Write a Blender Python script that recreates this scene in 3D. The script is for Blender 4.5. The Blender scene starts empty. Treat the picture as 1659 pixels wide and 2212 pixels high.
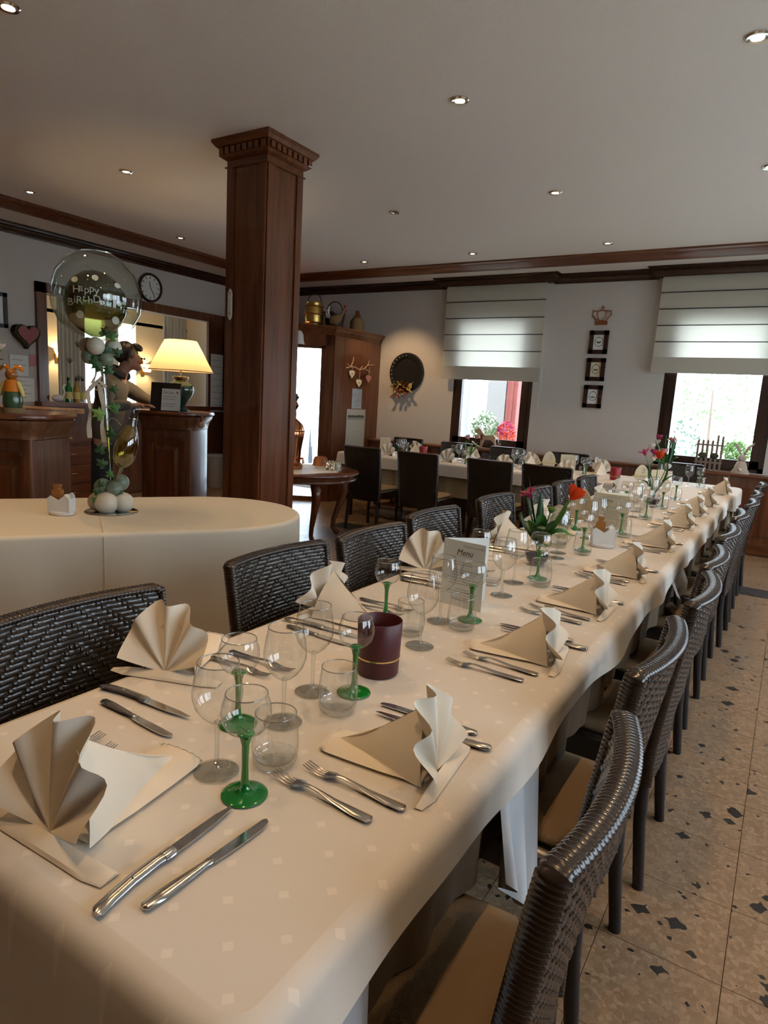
import bpy, bmesh, math, random
from mathutils import Vector, Matrix, noise
random.seed(7)
PI = math.pi
scene = bpy.context.scene
COL = scene.collection
# ------------------------------------------------------------------ camera
F_PX, YAW, PITCH, ROLL = 1390.0, math.radians(31.82), math.radians(9.80), math.radians(3.35)
fw = Vector((-math.sin(YAW)*math.cos(PITCH), math.cos(YAW)*math.cos(PITCH), -math.sin(PITCH)))
rt = Vector((math.cos(YAW), math.sin(YAW), 0)); up = rt.cross(fw)
rt2 = math.cos(ROLL)*rt + math.sin(ROLL)*up; up2 = -math.sin(ROLL)*rt + math.cos(ROLL)*up
cd = bpy.data.cameras.new('camera'); cam = bpy.data.objects.new('camera', cd); COL.objects.link(cam)
m = Matrix((rt2, up2, -fw)).transposed().to_4x4(); m.translation = Vector((0, 0, 1.38)); cam.matrix_world = m
cd.sensor_fit = 'HORIZONTAL'; cd.sensor_width = 36; cd.lens = 36*F_PX/1659; cd.clip_start = .02
scene.camera = cam
# ------------------------------------------------------------------ world, exposure
w = bpy.data.worlds.new('sky'); scene.world = w; w.use_nodes = True
bg = w.node_tree.nodes['Background']; bg.inputs[0].default_value = (.74, .87, 1, 1); bg.inputs[1].default_value = 8.0
vs = scene.view_settings
vs.view_transform = 'Standard'; vs.look = 'None'; vs.gamma = 1; vs.use_curve_mapping = False; vs.exposure = 0.0
cy = scene.cycles
cy.max_bounces = 7; cy.diffuse_bounces = 4; cy.glossy_bounces = 3; cy.transmission_bounces = 5; cy.transparent_max_bounces = 24
cy.use_adaptive_sampling = True; cy.adaptive_threshold = .05; cy.adaptive_min_samples = 16; cy.use_light_tree = False; cy.caustics_reflective = False; cy.caustics_refractive = False; cy.sample_clamp_indirect = 4
SPOT_W = 36.0; SPOT_COL = (1, .63, .31)

def portal(name, cx, cy_, cz, sx, sz, normal):
    l = bpy.data.lights.new(name, 'AREA'); l.shape = 'RECTANGLE'; l.size = sx; l.size_y = sz
    o = bpy.data.objects.new(name, l); COL.objects.link(o); o.location = (cx, cy_, cz)
    o.rotation_euler = Vector(normal).to_track_quat('-Z', 'Y').to_euler()
    l.cycles.is_portal = True
    return o
portal('daylight_opening', -3.4, 7.985, 1.72, .9, 1.7, (0, -1, 0))
portal('daylight_opening', -.77, 7.985, 1.72, .9, 1.7, (0, -1, 0))
portal('daylight_opening', 2.03, 1.05, 1.75, 1.7, 1.3, (-1, 0, 0))
portal('daylight_opening', 2.03, 3.3, 1.55, 1.8, 1.7, (-1, 0, 0))
portal('daylight_opening', 2.03, 5.85, 1.55, 1.9, 1.7, (-1, 0, 0))
portal('daylight_opening', -6.36, 7.98, 1.1, 1.26, 2.15, (0, -1, 0))
portal('daylight_opening', -9.18, 6.3, 1.67, 1.2, 1.35, (1, 0, 0))

# ------------------------------------------------------------------ materials
MATS = {}
def nt(name):
    m = bpy.data.materials.new(name); m.use_nodes = True; MATS[name] = m
    n = m.node_tree; return m, n, n.nodes, n.links, n.nodes['Principled BSDF']
def mat(name, col, rough=.6, metal=0, spec=.5, coat=0, trans=0, emit=None, es=0, sheen=0, bump=0, bscale=60, var=0, vscale=6):
    m, n, N, L, P = nt(name)
    P.inputs['Base Color'].default_value = (*col, 1); P.inputs['Roughness'].default_value = rough; P.inputs['Metallic'].default_value = metal
    P.inputs['Specular IOR Level'].default_value = spec; P.inputs['Coat Weight'].default_value = coat; P.inputs['Coat Roughness'].default_value = .08
    P.inputs['Transmission Weight'].default_value = trans
    if emit: P.inputs['Emission Color'].default_value = (*emit, 1); P.inputs['Emission Strength'].default_value = es
    if var or bump:
        tc = N.new('ShaderNodeTexCoord'); nz = N.new('ShaderNodeTexNoise'); nz.inputs['Scale'].default_value = vscale; nz.inputs['Detail'].default_value = 5
        L.new(tc.outputs['Object'], nz.inputs['Vector'])
        if var:
            mx = N.new('ShaderNodeMixRGB'); L.new(nz.outputs['Fac'], mx.inputs[0])
            mx.inputs[1].default_value = (*[c*(1-var) for c in col], 1); mx.inputs[2].default_value = (*[min(1, c*(1+var)) for c in col], 1)
            L.new(mx.outputs[0], P.inputs['Base Color'])
        if bump:
            nb = N.new('ShaderNodeTexNoise'); nb.inputs['Scale'].default_value = bscale; nb.inputs['Detail'].default_value = 3
            L.new(tc.outputs['Object'], nb.inputs['Vector'])
            b = N.new('ShaderNodeBump'); b.inputs['Strength'].default_value = bump; b.inputs['Distance'].default_value = .004
            L.new(nb.outputs['Fac'], b.inputs['Height']); L.new(b.outputs[0], P.inputs['Normal'])
    return m
def wood(name, c1, c2, rough=.32, coat=.35, axis=2, scale=1.0):
    m, n, N, L, P = nt(name)
    tc = N.new('ShaderNodeTexCoord'); mp = N.new('ShaderNodeMapping'); L.new(tc.outputs['Object'], mp.inputs['Vector'])
    s = [26*scale]*3; s[axis] = 1.6*scale; mp.inputs['Scale'].default_value = s
    nz = N.new('ShaderNodeTexNoise'); nz.inputs['Scale'].default_value = 1; nz.inputs['Detail'].default_value = 6; nz.inputs['Distortion'].default_value = .6
    L.new(mp.outputs[0], nz.inputs['Vector'])
    cr = N.new('ShaderNodeValToRGB'); cr.color_ramp.elements[0].position = .3; cr.color_ramp.elements[1].position = .72
    cr.color_ramp.elements[0].color = (*c1, 1); cr.color_ramp.elements[1].color = (*c2, 1)
    L.new(nz.outputs['Fac'], cr.inputs[0]); L.new(cr.outputs[0], P.inputs['Base Color'])
    P.inputs['Roughness'].default_value = rough; P.inputs['Coat Weight'].default_value = coat; P.inputs['Coat Roughness'].default_value = .12
    return m
def glass(name, tint=(.97, .98, .98), edge=(.40, .43, .43), fres=1.45, power=4, gloss=1.0, base=.085):
    m, n, N, L, P = nt(name); N.remove(P); out = N['Material Output']
    lw = N.new('ShaderNodeLayerWeight'); lw.inputs['Blend'].default_value = .5
    pw = N.new('ShaderNodeMath'); pw.operation = 'POWER'; pw.inputs[1].default_value = power; L.new(lw.outputs['Facing'], pw.inputs[0])
    mc = N.new('ShaderNodeMixRGB'); mc.inputs[1].default_value = (*tint, 1); mc.inputs[2].default_value = (*edge, 1); L.new(pw.outputs[0], mc.inputs[0])
    tr = N.new('ShaderNodeBsdfTransparent'); L.new(mc.outputs[0], tr.inputs[0])
    gl = N.new('ShaderNodeBsdfGlossy'); gl.inputs['Roughness'].default_value = .02; gl.inputs[0].default_value = (gloss, gloss, gloss, 1)
    p5 = N.new('ShaderNodeMath'); p5.operation = 'POWER'; p5.inputs[1].default_value = 4.0; L.new(lw.outputs['Facing'], p5.inputs[0])
    fr = N.new('ShaderNodeMath'); fr.operation = 'MULTIPLY_ADD'; fr.inputs[1].default_value = .60; fr.inputs[2].default_value = base; L.new(p5.outputs[0], fr.inputs[0])
    mx = N.new('ShaderNodeMixShader'); L.new(fr.outputs[0], mx.inputs[0]); L.new(tr.outputs[0], mx.inputs[1]); L.new(gl.outputs[0], mx.inputs[2])
    L.new(mx.outputs[0], out.inputs[0]); return m
def translucent(name, col, fac=.5, stripe=0):
    m, n, N, L, P = nt(name); N.remove(P); out = N['Material Output']
    d = N.new('ShaderNodeBsdfDiffuse'); t = N.new('ShaderNodeBsdfTranslucent'); mx = N.new('ShaderNodeMixShader')
    d.inputs[0].default_value = (*col, 1); t.inputs[0].default_value = (*col, 1); mx.inputs[0].default_value = fac
    L.new(d.outputs[0], mx.inputs[1]); L.new(t.outputs[0], mx.inputs[2]); L.new(mx.outputs[0], out.inputs[0])
    return m

mat('wall', (.56, .52, .475), .85, bump=.25, bscale=160)
mat('ceiling', (.80, .765, .715), .9, bump=.5, bscale=210)
mat('plain_white', (.75, .74, .70), .6)
wood('mahogany', (.075, .020, .006), (.19, .060, .020))
wood('mahogany_x', (.075, .020, .006), (.19, .060, .020), axis=0)
wood('mahogany_y', (.075, .020, .006), (.19, .060, .020), axis=1)
wood('dark_wood', (.020, .009, .006), (.05, .022, .014), rough=.35, coat=.2)
wood('bar_wood', (.08, .028, .012), (.19, .075, .032), rough=.35)
wood('oak', (.20, .10, .045), (.42, .24, .12), rough=.5, coat=.1)
wood('pale_wood', (.38, .25, .15), (.55, .40, .26), rough=.6, coat=0)
mat('wicker', (.016, .012, .010), .27, spec=.6, coat=.3)
mat('wicker_wrap', (.024, .016, .013), .26, spec=.6, coat=.3)
mat('chair_leg', (.012, .011, .012), .45)
mat('tan_cushion', (.27, .175, .09), .9, bump=.6, bscale=420)
mat('steel', (.50, .49, .47), .22, metal=1)
mat('steel_bright', (.62, .61, .59), .13, metal=1)
mat('napkin', (.80, .725, .60), .8, sheen=.2)
mat('paper', (.78, .80, .76), .75)
mat('cream_paper', (.74, .66, .48), .8)
mat('ink', (.05, .05, .05), .7)
mat('ink_soft', (.30, .31, .30), .8)
mat('black', (.012, .012, .012), .4)
mat('white_ceramic', (.72, .72, .70), .25, coat=.4)
mat('amber', (.32, .12, .025), .25, coat=.3)
mat('brass', (.55, .36, .10), .3, metal=1)
mat('gold', (.75, .55, .25), .25, metal=1)
mat('copper', (.55, .22, .10), .18, metal=1)
mat('copper_dull', (.40, .16, .07), .4, metal=.8)
mat('green_glass', (.0, .17, .018), .08, spec=.7, coat=.6)
mat('leaf', (.045, .16, .03), .45, var=.5, vscale=9)
mat('leaf_dark', (.02, .075, .022), .45, var=.4, vscale=9)
mat('leaf_light', (.16, .30, .06), .5, var=.4, vscale=9)
mat('garden_leaf', (.20, .30, .13), .6, var=.6, vscale=4)
mat('garden_leaf_dark', (.08, .15, .09), .6, var=.5, vscale=4)
mat('bark', (.22, .16, .12), .9)
mat('red_petal', (.62, .05, .012), .45)
mat('magenta_petal', (.40, .01, .10), .5)
mat('pink_petal', (.55, .22, .22), .5)
mat('white_petal', (.70, .65, .58), .5)
mat('yellow_straw', (.68, .60, .20), .7)
mat('autumn_leaf', (.22, .06, .015), .6, var=.7, vscale=30)
mat('autumn_yellow', (.40, .26, .06), .6)
mat('balloon_cream', (.58, .54, .44), .35)
mat('balloon_beige', (.36, .30, .22), .35)
mat('balloon_sage', (.16, .205, .15), .35)
mat('raffia', (.52, .45, .34), .8)
mat('foil_silver', (.75, .75, .72), .15, metal=1)
mat('skin', (.38, .20, .13), .55)
mat('hair', (.018, .012, .010), .45)
mat('jacket', (.095, .085, .068), .8, bump=.3, bscale=90)
mat('jacket_dark', (.03, .028, .026), .85)
mat('trousers', (.02, .02, .022), .85)
mat('candle_red', (.075, .013, .018), .45)
mat('candle_top', (.20, .05, .03), .5)
mat('red_wax', (.32, .02, .03), .4)
mat('lamp_base_green', (.012, .05, .035), .12, coat=.6)
mat('bin_grey', (.45, .44, .42), .6)
mat('red_heart', (.26, .03, .035), .35, bump=.8, bscale=45)
mat('moss', (.045, .055, .02), .9, bump=.8, bscale=60)
mat('orange_glaze', (.60, .20, .015), .2, coat=.5)
mat('green_glaze', (.05, .10, .05), .2, coat=.5)
mat('wall_red', (.28, .07, .06), .7)
mat('grey_post', (.30, .28, .27), .8)
mat('curtain', (.66, .58, .46), .85)
mat('curtain_mark', (.10, .08, .05), .85)
mat('light_wall', (.72, .62, .45), .85)
mat('blue_poster', (.33, .37, .42), .7, var=.5, vscale=14)
mat('poster_paper', (.42, .39, .32), .8)
mat('pale_tile', (.42, .52, .58), .3)
mat('terrace', (.75, .74, .70), .9)
mat('bunny_felt', (.50, .42, .34), .9)
mat('straw_basket', (.26, .17, .07), .7, bump=.6, bscale=80)
mat('bulb', (1, .9, .7), .4, emit=(1, .80, .50), es=30)
mat('bulb_off', (.08, .075, .07), .3)
mat('chrome', (.7, .69, .66), .15, metal=1)
mat('tv_grey', (.35, .35, .36), .5)
MATS['bulb'].cycles.emission_sampling = 'NONE'
glass('clear_glass')
glass('rim_glass', tint=(.62, .65, .66), edge=(.35, .37, .37), power=2, base=.34)
glass('thick_glass', tint=(.95, .965, .965), edge=(.25, .28, .28), power=2.6, base=.13)
glass('window_glass', tint=(.98, .99, .99), edge=(.9, .92, .92), power=5, base=.04)
glass('bubble', tint=(.90, .95, .92), edge=(.42, .50, .46), power=2.2)
glass('bottle_film', tint=(.86, .80, .26), edge=(.40, .36, .05), power=1.6, base=.16)
glass('inner_balloon', tint=(.40, .40, .20), edge=(.10, .085, .03), power=1.2)
glass('bottle_neck', tint=(.75, .76, .72), edge=(.3, .3, .28), power=1.6)
glass('green_film', tint=(.60, .78, .66), edge=(.18, .32, .24), power=1.6)
translucent('blind', (.72, .68, .58), .42)
translucent('blind_hem', (.55, .51, .43), .12)
translucent('lamp_shade', (.85, .68, .42), .55)
translucent('etched', (.75, .85, .95), .5)
translucent('petal_thin', (.62, .07, .02), .35)

def cloth_mat(name, col, dots=True):
    m, n, N, L, P = nt(name); P.inputs['Roughness'].default_value = .75
    g = N.new('ShaderNodeNewGeometry'); mp = N.new('ShaderNodeMapping'); L.new(g.outputs['Position'], mp.inputs['Vector'])
    mp.inputs['Rotation'].default_value = (0, 0, .78); mp.inputs['Scale'].default_value = (15, 15, 15)
    vo = N.new('ShaderNodeTexVoronoi'); vo.voronoi_dimensions = '2D'; vo.distance = 'CHEBYCHEV'; vo.inputs['Randomness'].default_value = 0.12; vo.inputs['Scale'].default_value = 1
    L.new(mp.outputs[0], vo.inputs['Vector'])
    cr = N.new('ShaderNodeValToRGB'); e = cr.color_ramp.elements; e[0].position = .085; e[1].position = .10
    e[0].color = (*[min(1, c*1.13) for c in col], 1); e[1].color = (*col, 1)
    L.new(vo.outputs['Distance'], cr.inputs[0])
    if dots: L.new(cr.outputs[0], P.inputs['Base Color'])
    else: P.inputs['Base Color'].default_value = (*col, 1)
    nz = N.new('ShaderNodeTexNoise'); nz.inputs['Scale'].default_value = 7; nz.inputs['Detail'].default_value = 4; L.new(g.outputs['Position'], nz.inputs['Vector'])
    b = N.new('ShaderNodeBump'); b.inputs['Strength'].default_value = .35; b.inputs['Distance'].default_value = .01; L.new(nz.outputs['Fac'], b.inputs['Height']); L.new(b.outputs[0], P.inputs['Normal'])
    return m
cloth_mat('tablecloth', (.69, .645, .58)); cloth_mat('cloth_plain', (.70, .64, .52), False)
cloth_mat('undercloth_shaded', (.13, .092, .056), False); cloth_mat('taupe_cloth', (.34, .28, .19), False); cloth_mat('white_cloth', (.56, .585, .62), False)  # long table's under cloth: taupe darkened, its shade painted into the colour

def terrazzo(name, dark=False):
    m, n, N, L, P = nt(name)
    g = N.new('ShaderNodeNewGeometry'); oi = N.new('ShaderNodeObjectInfo')
    ad = N.new('ShaderNodeVectorMath'); ad.operation = 'MULTIPLY_ADD'; cmb = N.new('ShaderNodeCombineXYZ')
    for i in range(2): L.new(oi.outputs['Random'], cmb.inputs[i])
    L.new(cmb.outputs[0], ad.inputs[0]); ad.inputs[1].default_value = (17, 29, 0); L.new(g.outputs['Position'], ad.inputs[2])
    def vor(scale, rnd=1.0):
        v = N.new('ShaderNodeTexVoronoi'); v.inputs['Scale'].default_value = scale; v.inputs['Randomness'].default_value = rnd; L.new(ad.outputs[0], v.inputs['Vector']); return v
    nw = N.new('ShaderNodeTexNoise'); nw.inputs['Scale'].default_value = 60; nw.inputs['Detail'].default_value = 3; L.new(ad.outputs[0], nw.inputs['Vector'])
    aw = N.new('ShaderNodeVectorMath'); aw.operation = 'MULTIPLY_ADD'; aw.inputs[1].default_value = (.009, .009, 0); L.new(nw.outputs['Color'], aw.inputs[0]); L.new(ad.outputs[0], aw.inputs[2])
    v1 = vor(70); L.new(aw.outputs[0], v1.inputs['Vector']); sep = N.new('ShaderNodeSeparateColor'); L.new(v1.outputs['Color'], sep.inputs[0])
    c1 = N.new('ShaderNodeValToRGB'); e = c1.color_ramp.elements
    e[0].color = (.22, .140, .080, 1); e[1].color = (.335, .23, .145, 1); e.new(.5).color = (.265, .178, .107, 1)
    if dark:
        for q in e: q.color = (.03+.02*random.random(), .045, .05, 1)
    L.new(sep.outputs[0], c1.inputs[0])
    ve = N.new('ShaderNodeTexVoronoi'); ve.feature = 'DISTANCE_TO_EDGE'; ve.inputs['Scale'].default_value = 70; L.new(aw.outputs[0], ve.inputs['Vector'])
    ce = N.new('ShaderNodeValToRGB'); ce.color_ramp.elements[0].color = (.86, .84, .80, 1); ce.color_ramp.elements[1].position = .12; L.new(ve.outputs['Distance'], ce.inputs[0])
    mu = N.new('ShaderNodeMixRGB'); mu.blend_type = 'MULTIPLY'; mu.inputs[0].default_value = 1; L.new(c1.outputs[0], mu.inputs[1]); L.new(ce.outputs[0], mu.inputs[2])
    # dark chips: one in a few cells of a coarse stretched voronoi, warped
    nz = N.new('ShaderNodeTexNoise'); nz.inputs['Scale'].default_value = 22; nz.inputs['Detail'].default_value = 2; L.new(ad.outputs[0], nz.inputs['Vector'])
    wv = N.new('ShaderNodeVectorMath'); wv.operation = 'MULTIPLY_ADD'; wv.inputs[1].default_value = (.045, .045, 0); L.new(nz.outputs['Color'], wv.inputs[0]); L.new(ad.outputs[0], wv.inputs[2])
    v2 = N.new('ShaderNodeTexVoronoi'); v2.distance = 'MANHATTAN'; v2.inputs['Scale'].default_value = 14; L.new(wv.outputs[0], v2.inputs['Vector'])
    s2 = N.new('ShaderNodeSeparateColor'); L.new(v2.outputs['Color'], s2.inputs[0])
    lt = N.new('ShaderNodeMath'); lt.operation = 'LESS_THAN'; lt.inputs[1].default_value = .50; L.new(s2.outputs[0], lt.inputs[0])
    sz = N.new('ShaderNodeMath'); sz.operation = 'MULTIPLY_ADD'; L.new(s2.outputs[1], sz.inputs[0]); sz.inputs[1].default_value = .36; sz.inputs[2].default_value = .13
    lt2 = N.new('ShaderNodeMath'); lt2.operation = 'LESS_THAN'; L.new(v2.outputs['Distance'], lt2.inputs[0]); L.new(sz.outputs[0], lt2.inputs[1])
    an = N.new('ShaderNodeMath'); an.operation = 'MULTIPLY'; L.new(lt.outputs[0], an.inputs[0]); L.new(lt2.outputs[0], an.inputs[1])
    v3 = N.new('ShaderNodeTexVoronoi'); v3.distance = 'MANHATTAN'; v3.inputs['Scale'].default_value = 38; L.new(wv.outputs[0], v3.inputs['Vector'])
    s3 = N.new('ShaderNodeSeparateColor'); L.new(v3.outputs['Color'], s3.inputs[0])
    l3 = N.new('ShaderNodeMath'); l3.operation = 'LESS_THAN'; l3.inputs[1].default_value = .07; L.new(s3.outputs[0], l3.inputs[0])
    l4 = N.new('ShaderNodeMath'); l4.operation = 'LESS_THAN'; l4.inputs[1].default_value = .42; L.new(v3.outputs['Distance'], l4.inputs[0])
    a3 = N.new('ShaderNodeMath'); a3.operation = 'MULTIPLY'; L.new(l3.outputs[0], a3.inputs[0]); L.new(l4.outputs[0], a3.inputs[1])
    am = N.new('ShaderNodeMath'); am.operation = 'MAXIMUM'; L.new(an.outputs[0], am.inputs[0]); L.new(a3.outputs[0], am.inputs[1]); an = am
    mx = N.new('ShaderNodeMixRGB'); L.new(an.outputs[0], mx.inputs[0]); L.new(mu.outputs[0], mx.inputs[1]); mx.inputs[2].default_value = (.020, .017, .015, 1)
    L.new(mx.outputs[0], P.inputs['Base Color']); P.inputs['Roughness'].default_value = .30; P.inputs['Specular IOR Level'].default_value = .5
    n2 = N.new('ShaderNodeTexNoise'); n2.inputs['Scale'].default_value = 4; n2.inputs['Detail'].default_value = 5; L.new(g.outputs['Position'], n2.inputs['Vector'])
    rr = N.new('ShaderNodeMapRange'); rr.inputs[3].default_value = .2; rr.inputs[4].default_value = .42; L.new(n2.outputs['Fac'], rr.inputs[0]); L.new(rr.outputs[0], P.inputs['Roughness'])
terrazzo('terrazzo'); terrazzo('terrazzo_dark', True)
mat('grout', (.10, .07, .05), .9)

# ------------------------------------------------------------------ mesh builder
class MB:
    def __init__(s): s.v = []; s.f = []
    def add(s, vs, fs):
        b = len(s.v); s.v += [tuple(p) for p in vs]; s.f += [tuple(i+b for i in f) for f in fs]; return s
    def box(s, c, d, rz=0, rot=None):
        x, y, z = d[0]/2, d[1]/2, d[2]/2
        P = [Vector(p) for p in ((-x,-y,-z),(x,-y,-z),(x,y,-z),(-x,y,-z),(-x,-y,z),(x,-y,z),(x,y,z),(-x,y,z))]
        R = rot if rot is not None else Matrix.Rotation(rz, 3, 'Z')
        c = Vector(c); return s.add([R @ p + c for p in P], [(0,3,2,1),(4,5,6,7),(0,1,5,4),(1,2,6,5),(2,3,7,6),(3,0,4,7)])
    def b2(s, a, b):
        return s.box([(a[i]+b[i])/2 for i in range(3)], [abs(b[i]-a[i]) for i in range(3)])
    def loft(s, rings, cap=True, closed=True):
        n = len(rings[0]); vs = [p for r in rings for p in r]; fs = []
        for k in range(len(rings)-1):
            for i in range(n if closed else n-1):
                j = (i+1) % n; fs.append((k*n+i, k*n+j, (k+1)*n+j, (k+1)*n+i))
        if cap and closed: fs.append(tuple(range(n-1, -1, -1))); fs.append(tuple((len(rings)-1)*n+i for i in range(n)))
        return s.add(vs, fs)
    def lathe(s, prof, seg=24, c=(0,0,0), cap=False, sx=1, sy=1):
        rings = [[(c[0]+r*sx*math.cos(2*PI*i/seg), c[1]+r*sy*math.sin(2*PI*i/seg), c[2]+z) for i in range(seg)] for r, z in prof]
        return s.loft(rings, cap)
    def tube(s, pts, r, seg=8, cap=True, ell=1.0):
        pts = [Vector(p) for p in pts]; n = len(pts); R = r if isinstance(r, (list, tuple)) else [r]*n
        rings = []; prev = None
        for i, p in enumerate(pts):
            t = (pts[min(i+1, n-1)] - pts[max(i-1, 0)])
            t = t.normalized() if t.length > 1e-9 else Vector((0,0,1))
            if prev is None:
                a = t.cross(Vector((0,0,1)));
                if a.length < 1e-3: a = t.cross(Vector((0,1,0)))
                a.normalize()
            else:
                a = prev - t*prev.dot(t); a.normalize()
            b = t.cross(a); prev = a
            rings.append([p + (a*math.cos(2*PI*k/seg) + b*math.sin(2*PI*k/seg)*ell)*R[i] for k in range(seg)])
        return s.loft(rings, cap)
    def prism(s, poly, z0, z1, M=None):
        n = len(poly); vs = [Vector((p[0], p[1], z0)) for p in poly] + [Vector((p[0], p[1], z1)) for p in poly]
        if M is not None: vs = [M @ v for v in vs]
        fs = [tuple(range(n-1, -1, -1)), tuple(range(n, 2*n))] + [(i, (i+1) % n, n+(i+1) % n, n+i) for i in range(n)]
        return s.add(vs, fs)
    def grid(s, fn, nu, nv):
        vs = [fn(i/nu, j/nv) for j in range(nv+1) for i in range(nu+1)]
        return s.add(vs, [(j*(nu+1)+i, j*(nu+1)+i+1, (j+1)*(nu+1)+i+1, (j+1)*(nu+1)+i) for j in range(nv) for i in range(nu)])
    def ball(s, c, r, seg=16, rings=10, sc=(1,1,1)):
        prof = [(max(1e-4, math.sin(PI*k/rings)), -math.cos(PI*k/rings)) for k in range(rings+1)]
        R = [[(c[0]+r*sc[0]*q*math.cos(2*PI*i/seg), c[1]+r*sc[1]*q*math.sin(2*PI*i/seg), c[2]+r*sc[2]*z) for i in range(seg)] for q, z in prof]
        return s.loft(R, False)
    def xf(s, M):
        s.v = [tuple(M @ Vector(p)) for p in s.v]; return s
    def mesh(s, name, smooth=False):
        me = bpy.data.meshes.new(name); me.from_pydata(s.v, [], s.f); me.validate(); me.update()
        if smooth:
            me.polygons.foreach_set('use_smooth', [True]*len(me.polygons))
            if smooth != 'all':
                try: me.set_sharp_from_angle(angle=math.radians(smooth if isinstance(smooth, (int, float)) and smooth > 1 else 40))
                except Exception: pass
        return me
    def build(s, name, mt, parent=None, smooth=False, loc=None):
        me = s.mesh(name, smooth); me.materials.append(MATS[mt]); return link(name, me, parent, loc)
def link(name, me, parent=None, loc=None):
    o = bpy.data.objects.new(name, me); COL.objects.link(o)
    if parent is not None: o.parent = parent
    if loc is not None: o.location = loc
    return o
def tag(o, label=None, cat=None, group=None, kind=None):
    if label: o['label'] = label
    if cat: o['category'] = cat
    if group: o['group'] = group
    if kind: o['kind'] = kind
    return o
def thing(name, label, cat, loc=(0,0,0), rz=0, group=None, sc=1):
    o = bpy.data.objects.new(name, None); COL.objects.link(o); o.empty_display_size = .05
    o.location = loc; o.rotation_euler = (0, 0, rz); o.scale = (sc, sc, sc)
    return tag(o, label, cat, group)
def dup(root, label, loc, rz=0, group=None, sc=1):
    r = root.copy(); COL.objects.link(r); r.location = loc; r.rotation_euler = (0, 0, rz); r.scale = (sc, sc, sc); r['label'] = label
    if group: r['group'] = group
    for ch in root.children:
        c = ch.copy(); COL.objects.link(c); c.parent = r
        for g in ch.children:
            d = g.copy(); COL.objects.link(d); d.parent = c
    return r
def struct(name, mb, mt, smooth=False):
    return tag(mb.build(name, mt, None, smooth), kind='structure')
def text(name, body, size, mt, parent, M, extrude=.0006, align='LEFT', shear=0, fn=None, sx=1):
    cu = bpy.data.curves.new(name, 'FONT'); cu.body = body; cu.size = size; cu.extrude = extrude; cu.align_x = align; cu.shear = shear; cu.resolution_u = 3
    t = bpy.data.objects.new(name, cu); COL.objects.link(t)
    me = bpy.data.meshes.new_from_object(t.evaluated_get(bpy.context.evaluated_depsgraph_get()))
    bpy.data.objects.remove(t); bpy.data.curves.remove(cu)
    for v in me.vertices:
        p = Vector(v.co); p.x *= sx
        v.co = fn(p) if fn else M @ p
    me.materials.clear(); me.materials.append(MATS[mt]); me.name = name
    return link(name, me, parent)
ORD = ['first','second','third','fourth','fifth','sixth','seventh','eighth','ninth','tenth','eleventh','twelfth']

# ================================================================== the room
XL, XR, YB, YF, ZC, ZP = -7.25, 2.0, 7.95, -2.6, 3.03, 2.99
fl = struct('floor', MB().b2((-9.3, YF-.2, -.15), (XR+.2, 8.2, -.006)), 'grout')
# terrazzo tiles 30 cm: the ones that show are parts, the rest one field
tme = MB().b2((-.149, -.149, -.006), (.149, .149, 0)).mesh('tile'); tme.materials.append(MATS['terrazzo'])
tdk = tme.copy(); tdk.materials.clear(); tdk.materials.append(MATS['terrazzo_dark'])
cells = []
for i in range(-24, 7):
    for j in range(-9, 26):
        cx, cyy = .04+.3*i-.15, .15+.3*j+.15
        if cx < XL+.1 or cx > XR-.1 or cyy > 7.7: continue
        c = Vector((cx, cyy, -1.38)); depth = c.dot(fw); u = c.dot(rt2)/max(depth, .01)*F_PX+829.5; v = -c.dot(up2)/max(depth, .01)*F_PX+1106
        vis = depth > .6 and -60 < u < 1760 and v < 2300 and ((cx > -.55 and cx < 1.0) or (cx < -1.4 and cyy > 2.6 and u > 395))
        cells.append((0 if vis else 1, depth, cx, cyy))
cells.sort(); field = MB()
for k, (q, dpt, cx, cyy) in enumerate(cells):
    dark = (abs(cx+4.01) < .1 and abs(cyy-5.7) < .1) or (abs(cx+.11) < .1 and abs(cyy-6.0) < .1) or (abs(cx+2.51) < .1 and abs(cyy-5.1) < .1)
    if (q == 0 and k < 300) or dark: link('tile', tdk if dark else tme, fl, (cx, cyy, 0))
    else: field.box((cx, cyy, -.003), (.298, .298, .006))
tag(field.build('tile_field', 'terrazzo', fl), kind='stuff')

def wall_with_holes(mb, axis, pos, thick, a0, a1, z0, z1, holes):
    """wall slab, holes = (b0,b1,c0,c1); axis 'y' means the wall lies at y=pos and runs along x"""
    holes = sorted(holes); cur = a0
    def put(b0, b1, c0, c1):
        if b1-b0 < 1e-4 or c1-c0 < 1e-4: return
        if axis == 'y': mb.b2((b0, pos, c0), (b1, pos+thick, c1))
        else: mb.b2((pos, b0, c0), (pos+thick, b1, c1))
    for b0, b1, c0, c1 in holes:
        put(cur, b0, z0, z1); put(b0, b1, z0, c0); put(b0, b1, c1, z1); cur = b1
    put(cur, a1, z0, z1); return mb
W1, W2 = (-3.95, -2.85, .84, 2.55), (-1.32, -.22, .84, 2.55)
struct('wall_back', wall_with_holes(MB(), 'y', YB, .25, -9.3, XR+.2, -.15, 3.2, [(-7.0, -5.72, 0.0, 2.2), W1, W2]), 'wall')
struct('wall_left', wall_with_holes(MB(), 'x', XL-.2, .2, YF, YB, -.15, 3.2, [(4.24, 6.9, 1.15, 2.35)]), 'wall')
RW = [(.2, 1.9, 1.1, 2.4), (2.4, 4.2, .7, 2.4), (4.9, 6.8, .7, 2.4)]
struct('wall_right', wall_with_holes(MB(), 'x', XR, .2, YF, YB, -.15, 3.2, RW), 'wall')
struct('wall_front', MB().b2((XL-.2, YF-.2, -.15), (XR+.2, YF, 3.2)), 'mahogany')  # unseen wall behind the camera, dark wood cladding added to cut bounced light
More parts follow.
